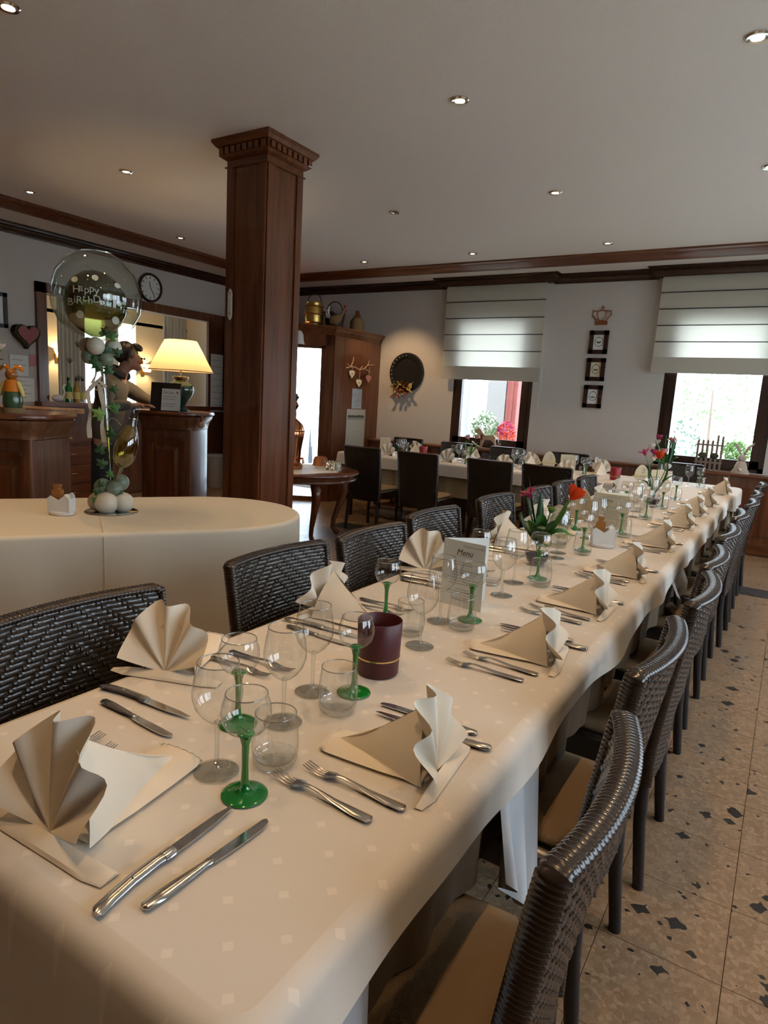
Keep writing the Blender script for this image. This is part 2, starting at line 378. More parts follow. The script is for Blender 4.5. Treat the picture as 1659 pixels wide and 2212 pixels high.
ce = MB().b2((XL-.2, YF-.2, ZC), (XR+.2, YB+.2, 3.2))
ce.b2((XL-.1, 7.22, ZP), (XR+.1, YB+.1, ZC+.05)); ce.b2((XL-.1, YF-.1, ZP), (-6.46, 7.22, ZC+.05))
struct('ceiling', ce, 'ceiling')
# back room behind the bar opening
br = MB().b2((-9.3, 3.2, -.15), (-9.2, 4.9, 3.2)).b2((-9.3, 4.9, -.15), (-9.2, 8.2, 1.0)).b2((-9.3, 4.9, 2.35), (-9.2, 8.2, 3.2))
br.b2((-9.3, 4.9, .9), (-9.2, 5.72, 2.4)).b2((-9.3, 6.35, .9), (-9.2, 6.58, 2.4)).b2((-9.3, 6.9, .9), (-9.2, 8.2, 2.4)).b2((-9.3, 3.2, -.15), (-7.45, 3.3, 3.2)).b2((-9.3, 3.2, 2.7), (-7.4, 8.0, 2.8))
struct('wall_bar_room', br, 'light_wall')
# mouldings: tray ceiling band, crown with pelmets, wainscot with ledge
prof = [(0, 3.03), (0, 3.012), (.05, 3.0), (.06, 2.985), (.13, 2.972), (.15, 2.955), (.19, 2.955), (.2, 2.972), (.255, 2.985), (.26, 2.99), (.26, 3.03)]
rings = [[(XR, 7.14+d, z) for d, z in prof], [(-6.38-d, 7.14+d, z) for d, z in prof], [(-6.38-d, YF, z) for d, z in prof]]
struct('trim_1', MB().loft(rings), 'mahogany_x', 50)
cp = [(0, 2.885), (.018, 2.885), (.02, 2.905), (.045, 2.925), (.05, 2.945), (.075, 2.955), (.08, 2.975), (.09, 2.978), (.09, 2.99), (0, 2.99)]
def crown_path(o):
    b, p = YB-o, YB-.14-o
    return [(XR, b), (.12+o, b), (.12+o, p), (-1.5-o, p), (-1.5-o, b), (-2.68+o, b), (-2.68+o, p), (-4.16-o, p), (-4.16-o, b), (XL+o, b), (XL+o, YF)]
paths = [crown_path(o) for o, z in cp]
struct('trim_2', MB().loft([[(*paths[k][i], cp[k][1]) for k in range(len(cp))] for i in range(11)]).b2((-4.16, 7.81, 2.9), (-2.68, 7.95, 2.98)).b2((-1.5, 7.81, 2.9), (.12, 7.95, 2.98)), 'dark_wood', 50)
wt = struct('trim_3', MB().b2((-5.15, 7.76, 0), (XR, YB, .80)), 'mahogany')
for i in range(9):
    x = -4.75+i*.78
    MB().b2((x-.33, 7.748, .2), (x+.33, 7.762, .7)).build('panel', 'mahogany', wt)
MB().loft([[(x, 7.735, .80), (x, 7.725, .81), (x, 7.73, .832), (x, 7.95, .832), (x, 7.95, .80)] for x in (-5.15, XR)]).build('ledge', 'mahogany_x', wt)
MB().b2((-5.15, 7.735, 0), (XR, 7.765, .12)).build('skirting', 'mahogany_x', wt)

def window(name, h, y):
    x0, x1, z0, z1 = h
    o = struct(name, MB().b2((x0, y, z0), (x0+.055, y+.07, z1)).b2((x1-.055, y, z0), (x1, y+.07, z1)).b2((x0, y, z0), (x1, y+.07, z0+.05)).b2((x0, y, z1-.05), (x1, y+.07, z1)), 'dark_wood')
    s = MB().b2((x0+.05, y-.02, z0+.04), (x0+.135, y+.05, z1-.04)).b2((x1-.135, y-.02, z0+.04), (x1-.05, y+.05, z1-.04))
    s.b2((x0+.05, y-.02, z0+.04), (x1-.05, y+.05, z0+.125)).b2((x0+.05, y-.02, z1-.125), (x1-.05, y+.05, z1-.04)); s.build('sash', 'dark_wood', o)
    MB().b2((x0+.13, y+.02, z0+.12), (x1-.13, y+.026, z1-.12)).build('pane', 'window_glass', o)
    return o
window('window_1', W1, 7.95); window('window_2', W2, 7.95)
for k, (a, b, c, d) in enumerate(RW):
    f = MB()
    for q in (a, (a+b)/2-.035, b-.07): f.b2((XR+.03, q, c), (XR+.09, q+.07, d))
    for q in (c, d-.07): f.b2((XR+.03, a, q), (XR+.09, b, q+.07))
    o = struct('window_%d' % (k+3), f, 'dark_wood'); MB().b2((XR+.055, a+.05, c+.05), (XR+.06, b-.05, d-.05)).build('pane', 'window_glass', o)
# outside
struct('terrace_ground', MB().b2((-30, 8.2, -.5), (30, 60, -.35)), 'terrace')
struct('side_ground', MB().b2((2.2, -20, -.5), (40, 8.2, -.35)), 'terrace')

# ------------------------------------------------------------------ roman blinds
def blind(h, label):
    x0, x1, zb, zt = h
    t = thing('roman_blind', label, 'blind', ((x0+x1)/2, 7.84, zb), group='roman blinds on the back wall')
    W, H = x1-x0, zt-zb; hem = .16
    n = 5
    ys = [hem+(H-hem)*i/n for i in range(n+1)]
    for i in range(n):
        a, b = ys[i], ys[i+1]
        g = MB().grid(lambda u, v: ((u-.5)*W*(1+.012*(1-(a+(b-a)*v)/H)), -.012*math.sin(PI*v)+.004*math.sin(u*9+i), a+(b-a)*v), 10, 6)
        g.build('fabric_fold', 'blind', t, 'all')
        if i: MB().b2((-W/2, -.010, a-.005), (W/2, -.002, a+.004)).build('slat_seam', 'black', t)
    MB().loft([[(-W/2*1.012, -.018, 0), (-W/2*1.012, .012, 0), (-W/2*1.012, .006, hem), (-W/2*1.012, -.006, hem+.01)], [(W/2*1.012, -.018, 0), (W/2*1.012, .012, 0), (W/2*1.012, .006, hem), (W/2*1.012, -.006, hem+.01)]]).build('bottom_hem', 'blind_hem', t)
    return t
blind((-4.08, -2.74, 1.715, 2.90), 'cream roman blind lowered over the window beside the round black wall mirror')
b2_ = blind((-1.44, .04, 1.865, 2.90), 'cream roman blind lowered over the window above the felt rabbit')
cord = MB().tube([(-2.73, 7.92, 1.9), (-2.735, 7.925, 1.6), (-2.75, 7.93, 1.42), (-2.73, 7.93, 1.36)], .0025, 5)
tag(cord.build('blind_cord', 'plain_white', None, True), 'thin white pull cord hanging beside the cream blind', 'cord')

# ------------------------------------------------------------------ ceiling spotlights
ring = MB().lathe([(.028, .002), (.03, -.008), (.045, -.010), (.052, -.004), (.052, .003)], 20).mesh('trim_ring', True); ring.materials.append(MATS['chrome'])
bulb = MB().lathe([(.0005, -.004), (.02, -.0035), (.028, .001)], 16).mesh('lamp_face', True); bulb.materials.append(MATS['bulb'])
boff = bulb.copy(); boff.materials.clear(); boff.materials.append(MATS['bulb_off'])
ld = bpy.data.lights.new('halogen', 'SPOT'); ld.energy = SPOT_W; ld.color = SPOT_COL; ld.spot_size = math.radians(86); ld.spot_blend = .65; ld.shadow_soft_size = .022
lw_ = ld.copy(); lw_.energy = 80; lw_.spot_size = math.radians(62); lw_.color = (1, .66, .34)
names_x = {1.06: 'over the aisle by the right wall', -.37: 'over the aisle chairs', -1.8: 'over the left chairs of the long table', -3.25: 'in line with the wooden column', -4.69: 'between the column and the bar', -6.04: 'closest to the bar wall'}
names_y = {.3: 'row above the camera', 1.78: 'nearest visible row', 3.44: 'second row', 5.12: 'third row', 6.77: 'row nearest the windows'}
for x in names_x:
    for y in names_y:
        if (x == -3.25 and y == 3.44): continue
        off = (x == -3.25 and y == 5.12)
        t = thing('ceiling_spotlight', ('unlit' if off else 'lit') + ' recessed ceiling spotlight ' + names_x[x] + ', ' + names_y[y], 'spotlight', (x, y, ZC), group='recessed ceiling spotlights')
        link('trim_ring', ring, t); link('lamp_face', boff if off else bulb, t)
        if not off:
            wash = (x == -4.69 and y == 6.77)
            o = bpy.data.objects.new('halogen', lw_ if wash else ld); COL.objects.link(o); o.parent = t; o.location = (0, 0, -.02)
            if wash: o.rotation_euler = (math.radians(33), 0, 0)

# ------------------------------------------------------------------ wooden column
cl = thing('wooden_column', 'square mahogany column with moulded capital standing behind the oval table', 'column', (-3.295, 3.52, 0))
hw = .175
MB().b2((-hw, -hw, 0), (hw, hw, 2.86)).build('shaft', 'mahogany', cl)
for sx, sy in ((0, -1), (1, 0), (0, 1), (-1, 0)):
    for s in (-1, 1):
        a = hw+.006; c = (sx*a + (s*(hw-.03) if sx == 0 else 0), sy*a + (s*(hw-.03) if sy == 0 else 0), 1.43)
        MB().box(c, (.06 if sx == 0 else .014, .06 if sy == 0 else .014, 2.86)).build('stile', 'mahogany', cl)
    c = (sx*(hw+.004), sy*(hw+.004), .08); MB().box(c, (2*hw+.02 if sx == 0 else .02, 2*hw+.02 if sy == 0 else .02, .16)).build('plinth_board', 'mahogany_x', cl)
pc = [(hw+.006, 2.855), (hw+.018, 2.86), (hw+.018, 2.868), (hw+.006, 2.872), (hw+.006, 2.905), (hw+.03, 2.92), (hw+.045, 2.935), (hw+.045, 2.975), (hw+.06, 2.985), (hw+.075, 3.005), (hw+.082, 3.012), (hw+.082, 3.03)]
MB().loft([[(-r, -r, z), (r, -r, z), (r, r, z), (-r, r, z)] for r, z in pc]).build('capital', 'mahogany_x', cl)
dn = MB().b2((-.018, -.012, -.019), (.018, .012, .019)).mesh('dentil'); dn.materials.append(MATS['mahogany'])
for k in range(4):
    for i in range(8):
        q = link('dentil', dn, cl); a = k*PI/2; p = Matrix.Rotation(a, 3, 'Z') @ Vector(((i-3.5)*.053, -(hw+.05), 2.955)); q.location = p; q.rotation_euler = (0, 0, a)
th = thing('wall_thermometer', 'white enamel thermometer hanging on the wooden column', 'thermometer', (-3.42, 3.332, 1.975))
pl = []
for k in range(24):
    a = 2*PI*k/24; pl.append((.019*max(-1, min(1, 1.5*math.cos(a)))*(1 if abs(math.sin(a)) < .9 else .45), .108*math.sin(a)))
Mx = Matrix(((1,0,0,0),(0,0,-1,0),(0,1,0,0),(0,0,0,1)))
MB().prism([(-.019,-.075),(-.010,-.095),(0,-.105),(.010,-.095),(.019,-.075),(.019,.075),(.010,.095),(0,.105),(-.010,.095),(-.019,.075)], 0, .006, Mx).build('plate', 'plain_white', th)
MB().tube([(0, -.009, -.06), (0, -.009, .045)], .0018, 6).build('glass_tube', 'ink_soft', th); MB().ball((0, -.009, -.062), .005, 8, 6).build('bulb', 'ink', th, True); MB().tube([(.003, -.009, .085), (.006, -.01, .065), (.009, -.009, .06)], .002, 6).build('hook', 'ink', th)
#PART3
# ================================================================== tables and cloths
def rrect(x0, x1, y0, y1, r=.03, step=.03):
    pts = []
    for (cx, cyy, a0) in ((x1-r, y0+r, -PI/2), (x1-r, y1-r, 0), (x0+r, y1-r, PI/2), (x0+r, y0+r, PI)):
        for k in range(5): a = a0+PI/2*k/4; pts.append((cx+r*math.cos(a), cyy+r*math.sin(a)))
    out = []
    for i, p in enumerate(pts):
        q = pts[(i+1) % len(pts)]; d = math.dist(p, q); n = max(1, int(d/step))
        out += [(p[0]+(q[0]-p[0])*k/n, p[1]+(q[1]-p[1])*k/n) for k in range(n)]
    return out
def cloth(name, outline, drop, z, mt, parent=None, r=.025, wave=.01, freq=28, flare=.05, top=True, rows=7):
    n = len(outline); rings = []; s = 0; L = []
    for i in range(n):
        L.append(s); s += math.dist(outline[i], outline[(i+1) % n])
    nor = []
    for i in range(n):
        a, b = outline[i-1], outline[(i+1) % n]; d = Vector((b[1]-a[1], a[0]-b[0])); nor.append(d.normalized())
    ss = [0, .25, .5, .75, 1] + [None]*rows
    for k, q in enumerate(ss):
        ring_ = []
        for i in range(n):
            D = drop(*outline[i]) if callable(drop) else drop
            rr = min(r, D*.6)
            if q is not None: a = q*PI/2; o_, zz = rr*math.sin(a), rr*(1-math.cos(a)); t = 0
            else:
                t = (k-4)/rows; zz = rr+(D-rr)*t
                o_ = rr+flare*(D-rr)*t+wave*t*(math.sin(L[i]*freq)+.6*math.sin(L[i]*freq*.37+1.3)+.5*math.sin(L[i]*freq*1.9+.4))
            ring_.append((outline[i][0]+nor[i].x*o_, outline[i][1]+nor[i].y*o_, z-zz))
        rings.append(ring_)
    mb = MB().loft(rings, False)
    if top:
        mb.f.append(tuple(range(n)))
    return mb.build(name, mt, parent, 'all' if not top else 40)
def dining_table(name, label, x0, x1, y0, y1, legs):
    t = thing(name, label, 'table', ((x0+x1)/2, (y0+y1)/2, 0)); ox, oy = (x0+x1)/2, (y0+y1)/2
    MB().b2((x0-ox+.02, y0-oy+.02, .705), (x1-ox-.02, y1-oy-.02, .74)).build('tabletop', 'dark_wood', t)
    for lx, ly in legs: MB().loft([[(lx-ox-a, ly-oy-a, z), (lx-ox+a, ly-oy-a, z), (lx-ox+a, ly-oy+a, z), (lx-ox-a, ly-oy+a, z)] for a, z in ((.02, 0), (.028, .705))]).build('leg', 'dark_wood', t)
    return t
X0, X1, Y0, Y1 = -1.165, -.378, .395, 6.2
dining_table('long_dining_table', 'long dining table under the cream cloth set for a party', X0, X1, Y0, Y1, [(x, y) for y in (.55, 1.75, 1.95, 3.3, 3.5, 4.9, 5.1, 6.1) for x in (-1.05, -.5)])
def dmain(x, y):
    if y > 6.15: return .012
    f = max(0, min(1, (.47-y)/.07)); f = f*f*(3-2*f)
    side = .085 if x > -.8 else .10
    return side+(.215-side)*f + .012*math.sin(y*7.3)*(1-f)
c_main = cloth('tablecloth', rrect(X0+.012, X1-.012, Y0+.012, Y1), dmain, .75, 'tablecloth', freq=9, wave=.006, flare=.10, r=.032)
tag(c_main, 'cream damask cloth covering the long set table', 'tablecloth')
def skirt_cloth(x, y): return .255+.005*math.sin(y*5)
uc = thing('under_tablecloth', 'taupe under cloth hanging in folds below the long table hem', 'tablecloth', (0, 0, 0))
cloth('skirt', rrect(X0+.02, X1-.02, Y0+.03, Y1-.05, step=.02), skirt_cloth, .742, 'undercloth_shaded', uc, wave=.008, freq=33, flare=-.05, top=False, r=.008)
def drape(y0, y1, yb0, yb1, zt, zb, x, label, ns=5, side=1):
    def fn(u, v):
        yt = y0+(y1-y0)*u; yb = yb0+(yb1-yb0)*u; zz = zt+((zb(u))-zt)*v
        return (x+side*(.012+.035*v)+side*.016*(v+.2)*math.sin(u*ns*PI*1.15+.4)+side*.008*v*math.sin(u*17), yt+(yb-yt)*v, zz)
    o = MB().grid(fn, 30, 12).build('cloth_corner', 'white_cloth', None, 'all'); return tag(o, label, 'tablecloth', 'white cloth corners hanging below the long table')
drape(1.07, 1.31, 1.055, 1.255, .70, lambda u: .50-.14*min(1, u*1.6), -.392, 'white cloth corner hanging beside the second aisle chair', 4)
drape(.42, .64, .41, .64, .73, lambda u: .42-.1*u, -.390, 'white patterned cloth corner hanging at the near end of long table', 3)
drape(3.02, 3.36, 3.05, 3.38, .70, lambda u: .60-.09*math.sin(u*PI), -.392, 'white cloth corner hanging half way along the long table', 2)
drape(6.26, 6.62, 6.30, 6.70, .69, lambda u: .62-.12*math.sin(u*PI*.8), -.372, 'white cloth corner hanging at the far corner of the tables', 2)
BX0, BX1, BY0, BY1 = -4.55, -.36, 6.2, 7.03
dining_table('back_dining_table', 'long dining table along the window wall under a cream cloth', BX0, BX1, BY0, BY1, [(x, y) for x in (-4.4, -3.1, -2.9, -1.55, -.5) for y in (6.3, 6.93)])
tag(cloth('tablecloth', rrect(BX0, BX1, BY0, BY1, r=.06), .135, .7535, 'tablecloth', freq=11, wave=.004, flare=.06), 'cream cloth on the back table along the window wall', 'tablecloth')
tag(cloth('under_tablecloth', rrect(BX0+.02, BX1-.02, BY0+.015, BY1-.015, step=.02), .345, .744, 'taupe_cloth', freq=30, wave=.006, flare=-.03, top=False, r=.01), 'taupe under cloth hanging below the back table cloth', 'tablecloth')
# oval table: stadium along (.53,.85)
OA = math.atan2(.85, .53); OC = Vector((-3.43*.85, 3.43*.53))  # point on the axis
def stadium(s0, s1, hw_, step=.03):
    ax = Vector((math.cos(OA), math.sin(OA))); ay = Vector((-ax.y, ax.x)); pts = []
    a = s1-hw_; b = s0+hw_; n = 36
    for k in range(n+1): th_ = -PI/2+PI*k/n; pts.append(OC+ax*(a+hw_*math.cos(th_))+ay*hw_*math.sin(th_))
    m_ = int((a-b)/.04)
    for k in range(1, m_): pts.append(OC+ax*(a-(a-b)*k/m_)+ay*hw_)
    for k in range(n+1): th_ = PI/2+PI*k/n; pts.append(OC+ax*(b+hw_*math.cos(th_))+ay*hw_*math.sin(th_))
    for k in range(1, m_): pts.append(OC+ax*(b+(a-b)*k/m_)-ay*hw_)
    return [(p.x, p.y) for p in pts]
ot = thing('oval_table', 'oval table under a cream cloth in front of the bar', 'table', (0, 0, 0))
MB().prism(stadium(-1.15, 1.10, .465), .70, .742).build('tabletop', 'dark_wood', ot)
for s, q in ((-.6, -.25), (-.6, .25), (.6, -.25), (.6, .25)):
    p = OC+Vector((math.cos(OA), math.sin(OA)))*s+Vector((-math.sin(OA), math.cos(OA)))*q
    MB().tube([(p.x, p.y, 0), (p.x, p.y, .70)], [.025, .035], 8).build('leg', 'dark_wood', ot)
def odrop(x, y):
    d = (x-OC.x)*math.cos(OA)+(y-OC.y)*math.sin(OA); return .52+(.06 if abs(d) > .7 else 0)*math.sin(x*9)
oc = cloth('tablecloth', stadium(-1.15, 1.115, .475), odrop, .75, 'cloth_plain', freq=16, wave=.016, flare=.05, r=.02, rows=10)
tag(oc, 'plain cream cloth on the oval table under the balloons', 'tablecloth')
OX = Vector((math.cos(OA), math.sin(OA))); OY = Vector((-OX.y, OX.x))
crz = [OC+OX*.12+OY*q for q in (.47, .2, -.1, -.35, -.47)]
MB().tube([(p.x, p.y, .7505) for p in crz]+[((OC+OX*.12-OY*.50).x, (OC+OX*.12-OY*.50).y, .73), ((OC+OX*.12-OY*.512).x, (OC+OX*.12-OY*.512).y, .45)], .0022, 6).build('pressed_crease', 'cloth_plain', oc, True)

# ================================================================== wicker chairs
def SB(u, v, off):   # back surface: u -1..1 across, v 0..1 up, off normal offset
    x = u*(.205+.016*v); z = .33+.553*v
    y = -.205-.060*max(0, (z-.42)/.48)**1.25-.034*(1-u*u)*(.35+.65*v)
    return Vector((x, y+off, z))
def weave(side):
    mb = MB(); nc, nr = 36, 47; h = .0042
    for j in range(nr):
        v0, v1 = (j+.04)/nr, (j+.96)/nr; vm = (v0+v1)/2
        isv = lambda i: ((abs(i-nc//2) if i < nc//2 else i-nc//2+1)+j) % 4 == 0
        i = 0
        def P(i_, v, hh): return SB(-1+2*i_/nc, v, side*(.008+hh))
        while i < nc:
            if isv(i):
                a, b = i+.12, i+.88; va, vb = v0-.35/nr, v1+.35/nr
                vs = []
                for q, hh in ((va, .0002), (v0+.2/nr, h*1.45), (v1-.2/nr, h*1.45), (vb, .0002)):
                    vs += [P(a, q, hh*.5), P((a+b)/2, q, hh), P(b, q, hh*.5)]
                mb.add(vs, [(r*3+c, r*3+c+1, r*3+c+4, r*3+c+3) for r in range(3) for c in range(2)]); i += 1
            else:
                k = i
                while k < nc and not isv(k): k += 1
                xs = [i-.3, i+.25]+[i+1+q for q in range(k-i-1)]+[k-.25, k+.3]; xs = [max(0, min(nc, q)) for q in xs]
                vs = []
                for n_, q in enumerate(xs):
                    hh = 0.0 if n_ in (0, len(xs)-1) else h
                    vs += [P(q, v0, hh*.45), P(q, vm, hh), P(q, v1, hh*.45)]
                mb.add(vs, [(r*3+c, r*3+c+1, r*3+c+4, r*3+c+3) for r in range(len(xs)-1) for c in range(2)]); i = k
    mb.grid(lambda a, b: tuple(SB(-1+2*a, b, side*.0075)), 10, 10)
    return mb
def make_chair():
    t = thing('wicker_chair', '', 'chair')
    tag(weave(1).build('front_weave', 'wicker', t, 'all'), kind='stuff'); tag(weave(-1).build('rear_weave', 'wicker', t, 'all'), kind='stuff')
    path = [SB(-1, q/40*1.0, 0) for q in range(41)]+[SB(-1+2*q/34, 1.0, 0)+Vector((0, 0, .006)) for q in range(1, 34)]+[SB(1, 1-q/40, 0) for q in range(41)]
    dense = []
    for a, b in zip(path[:-1], path[1:]):
        n = max(1, round((b-a).length/.003)); dense += [a+(b-a)*k/n for k in range(n)]
    dense.append(path[-1])
    top = .905
    rad = [(.0165+.004*max(0, min(1, (p.z-.80)/.1)))+(.0016 if k % 2 else -.0006) for k, p in enumerate(dense)]
    rings = []
    for k, p in enumerate(dense):
        t_ = (dense[min(k+1, len(dense)-1)]-dense[max(k-1, 0)]).normalized(); a_ = t_.cross(Vector((0, 1, 0))).normalized(); b_ = a_.cross(t_)
        e = (-.0016, .0010, .0012)[k % 3]
        rings.append([p+a_*(.0105+e)*math.cos(2*PI*q/10)+b_*(.0205+e)*math.sin(2*PI*q/10) for q in range(10)])
    tag(MB().loft(rings).build('wrapped_frame', 'wicker_wrap', t, 'all'), kind='stuff')
    # seat apron and cushion
    def rr(x, y0, y1, z, r=.04):
        return [(x*cx_, y, z) for cx_, y in ((-1, y0+r), (-1+r/x, y0), (1-r/x, y0), (1, y0+r), (1, y1-r), (1-r/x, y1), (-1+r/x, y1), (-1, y1-r))]
    MB().loft([rr(.215, -.20, .225, .36), rr(.222, -.205, .235, .40), rr(.222, -.205, .235, .43), rr(.216, -.20, .228, .436)]).build('seat_apron', 'wicker', t, 40)
    MB().loft([rr(.185, -.17, .200, .437), rr(.192, -.175, .206, .450), rr(.185, -.17, .20, .466), rr(.155, -.14, .17, .472)]).build('cushion', 'tan_cushion', t, 60)
    for s in (-1, 1):
        MB().tube([(s*.185, -.195, .42), (s*.19, -.205, .2), (s*.195, -.225, 0)], [.020, .0185, .016], 10).build('leg', 'chair_leg', t, True)
        MB().tube([(s*.185, .195, .40), (s*.188, .20, 0)], [.020, .016], 10).build('leg', 'chair_leg', t, True)
    return t
proto = make_chair(); used = []
def chair(label, x, y, rz, group):
    if not used: used.append(1); o = proto; o.location = (x, y, 0); o.rotation_euler = (0, 0, rz); o['label'] = label; o['group'] = group; return o
    return dup(proto, label, (x, y, 0), rz, group)
for k, y in enumerate((.84, 1.48, 2.07, 2.60, 3.25, 3.91, 4.55, 5.15, 5.97)):
    chair(('nearest' if k == 0 else ORD[k]) + (' dark wicker chair' if k == 0 else ' dark wicker chair from the near end') + ' in the row on the aisle side', (-.425, -.450, -.430, -.450, -.455, -.455, -.430, -.430, -.430)[k], y, PI/2+(.05 if k == 0 else random.uniform(-.02, .04)), 'wicker chairs on the aisle side')
for k, y in enumerate((.80, 1.51, 2.02, 2.60, 3.33, 3.92, 4.46, 4.98)):
    chair(('nearest' if k == 0 else ORD[k]) + (' dark wicker chair' if k == 0 else ' dark wicker chair from the near end') + ' in the row facing the aisle', (-1.03, -1.05, -1.03, -1.08, -1.08, -1.04, -1.04, -1.02)[k], y, -PI/2+random.uniform(-.03, .03), 'wicker chairs on the column side')
for k, (x, y) in enumerate(((-3.76, 5.82), (-3.10, 5.82), (-2.33, 5.83), (-1.80, 5.85))):
    chair(('leftmost' if k == 0 else ORD[k]) + ' dark chair' + (' ' if k == 0 else ' from the left ') + 'with its back to us at the back table', x, y, random.uniform(-.02, .02), 'wicker chairs in front of the back table')
for k, (x, y) in enumerate(((-4.42, 7.38), (-3.68, 7.36), (-2.98, 7.36), (-2.2, 7.36), (-.98, 7.38))):
    chair(('leftmost' if k == 0 else ORD[k]) + ' dark chair' + (' ' if k == 0 else ' from the left ') + 'behind the back table against the panelling', x, y, PI+random.uniform(-.03, .03), 'wicker chairs behind the back table')
#PART4
# ================================================================== things on the tables
TZ = .7515
def oring(c, a, b, n=8): return [(c[0]+a*math.cos(2*PI*k/n), c[1], c[2]+b*math.sin(2*PI*k/n)) for k in range(n)]
def section(y, z, a, b, n=8, x=0): return oring((x, y, z), a, b, n)
def make_fork(name, tines, wid):
    t = thing(name, '', 'fork')
    hs = [(0, .0045, .004, .0013), (.004, .0045, .0095, .0018), (.03, .0042, .0098, .002), (.07, .006, .0065, .002), (.10, .0095, .0045, .0021), (.122, .011, .0038, .002), (.132, .0102, .0048, .0017)]
    MB().loft([section(y, z, a, b) for y, z, a, b in hs]).build('handle', 'steel', t, 60)
    bs = [(.130, .0105, .0045, .0016), (.138, .0085, wid*.42, .0012), (.146, .006, wid*.5, .0011), (.156, .004, wid*.5, .001)]
    MB().loft([section(y, z, a, b) for y, z, a, b in bs]).build('head', 'steel', t, 60)
    for k in range(tines):
        x = (k-(tines-1)/2)*(wid/tines)*1.02
        MB().loft([section(y, z, wid/tines*.30*q, .0010, 6, x) for y, z, q in ((.152, .0045, 1.1), (.165, .0035, 1), (.182, .0055, .85), (.198, .0095, .35))]).build('tine', 'steel', t, 60)
    return t
def make_table_knife():
    t = thing('table_knife', '', 'knife')
    MB().loft([section(y, .0042, a, b) for y, a, b in ((0, .003, .002), (.004, .0085, .0035), (.03, .0098, .0042), (.07, .0075, .004), (.095, .0055, .0036), (.104, .0065, .0042), (.108, .005, .003))]).build('handle', 'steel', t, 60)
    poly = [(-.0065, .106), (.0075, .106), (.0090, .13), (.0095, .17), (.0085, .195), (.004, .212), (-.003, .2155), (-.0062, .21), (-.007, .16)]
    MB().prism([(x, y) for x, y in poly], .003, .0048).build('blade', 'steel_bright', t)
    return t
def make_steak_knife():
    t = thing('steak_knife', '', 'knife')
    MB().loft([section(y, .0055, a, b, 8, x) for y, a, b, x in ((0, .006, .003, .012), (.005, .0105, .005, .010), (.025, .0095, .0055, .006), (.06, .0088, .0056, .001), (.10, .0085, .0055, -.001), (.118, .0092, .0058, 0), (.122, .0085, .005, 0))]).build('handle', 'steel', t, 60)
    MB().loft([section(y, .0055, a, .0062) for y, a in ((.110, .0098), (.114, .0102), (.124, .0100), (.128, .0085))]).build('bolster', 'chrome', t, 60)
    MB().ball((.004, .06, .0105), .0022, 8, 6).build('rivet', 'chrome', t, True)
    poly = [(-.0085, .125), (.0085, .125), (.0080, .16), (.0060, .20), (.0005, .238), (-.0045, .246), (-.0085, .215), (-.0088, .17)]
    MB().prism(poly, .0045, .0062).build('blade', 'steel_bright', t)
    return t
def make_napkin(seed):
    rnd = random.Random(seed); t = thing('folded_napkin', '', 'napkin')
    n = 4; R = .136
    def fan(u, v):
        a = math.radians(16+150*u); ph = u*n; tri = 2*abs(ph-math.floor(ph+.5)); tri = tri*tri*(3-2*tri); r = R*v*(1+.05*tri*v+.03*math.sin(u*9+seed)-.10*abs(u-.5))
        dd = (tri-.5)*.050*v*(1-.35*v)
        return (r*math.cos(a)*.70-.002, -.002+dd+.20*r*math.sin(a)-.020*v*math.cos(a)**2, .006+r*math.sin(a))
    MB().grid(fan, n*10, 12).build('fan', 'napkin', t, 'all')
    top = Vector((.0, .028, .120)); tip = Vector((.012*rnd.uniform(-1, 1), .200, .006))
    for s in (-1, 1):
        base = Vector((s*.058, .006, .002))
        def fc(u, v):   # u along ridge to tip, v down
            a = top.lerp(tip, u); b = base.lerp(tip, u**1.1); p = a.lerp(b, v); p.x += s*.012*math.sin(v*PI)*(1-u)+s*.003*math.sin(u*7); p.z = max(.002, p.z-.010*math.sin(u*PI)*(1-v)); return tuple(p)
        MB().grid(fc, 12, 6).build('side_fold', 'napkin', t, 'all')
    def sl(y, w_, h): return [(w_*math.cos(2*PI*k/12)*(1+.0), y, .0045+h*math.sin(2*PI*k/12)*(.8 if k < 6 else .75)) for k in range(12)]
    MB().loft([sl(.01, .052, .005), sl(.08, .052, .0055), sl(.15, .048, .006), sl(.195, .044, .009), sl(.207, .040, .010), sl(.209, .034, .006)]).build('tail', 'napkin', t, 60)
    e = [(.040*math.cos(2*PI*k/40), .209, .006+.0065*math.sin(2*PI*k/40)+.0012*math.sin(k*2.4)) for k in range(41)]
    MB().tube(e, .0012, 5).build('stitched_edge', 'plain_white', t, True)
    def fl_(x, h, d): return [(x, -.002, .001), (x, -.002-d*.3, h), (x, -.004-d, h*.5), (x, -.006-d, .001)]
    MB().loft([fl_(-.112, .003, .010), fl_(-.08, .010, .020), fl_(-.02, .013, .022), fl_(.04, .012, .024), (fl_(.09, .010, .026)), fl_(.118, .005, .022)]).build('base_flap', 'napkin', t, 50)
    return t
def make_wine():
    t = thing('wine_glass', '', 'glass')
    bw = MB().lathe([(.006, .0875), (.014, .092), (.026, .102), (.0365, .117), (.0415, .134), (.0415, .147), (.0385, .168), (.0352, .184), (.0335, .195)], 28).build('bowl', 'clear_glass', t, 'all')
    MB().lathe([(.0338, .1938), (.0346, .195), (.0338, .1962), (.0328, .195), (.0338, .1938)], 28).build('rim', 'rim_glass', bw, 'all')
    MB().lathe([(.0005, .094), (.0052, .090), (.0042, .080), (.0036, .05), (.0038, .02), (.0058, .008), (.010, .005)], 12).build('stem', 'thick_glass', t, 'all')
    MB().lathe([(.0005, .006), (.010, .005), (.025, .0028), (.0365, .0020), (.0375, .001), (.036, .0), (.0005, 0)], 28).build('foot', 'thick_glass', t, 'all')
    return t
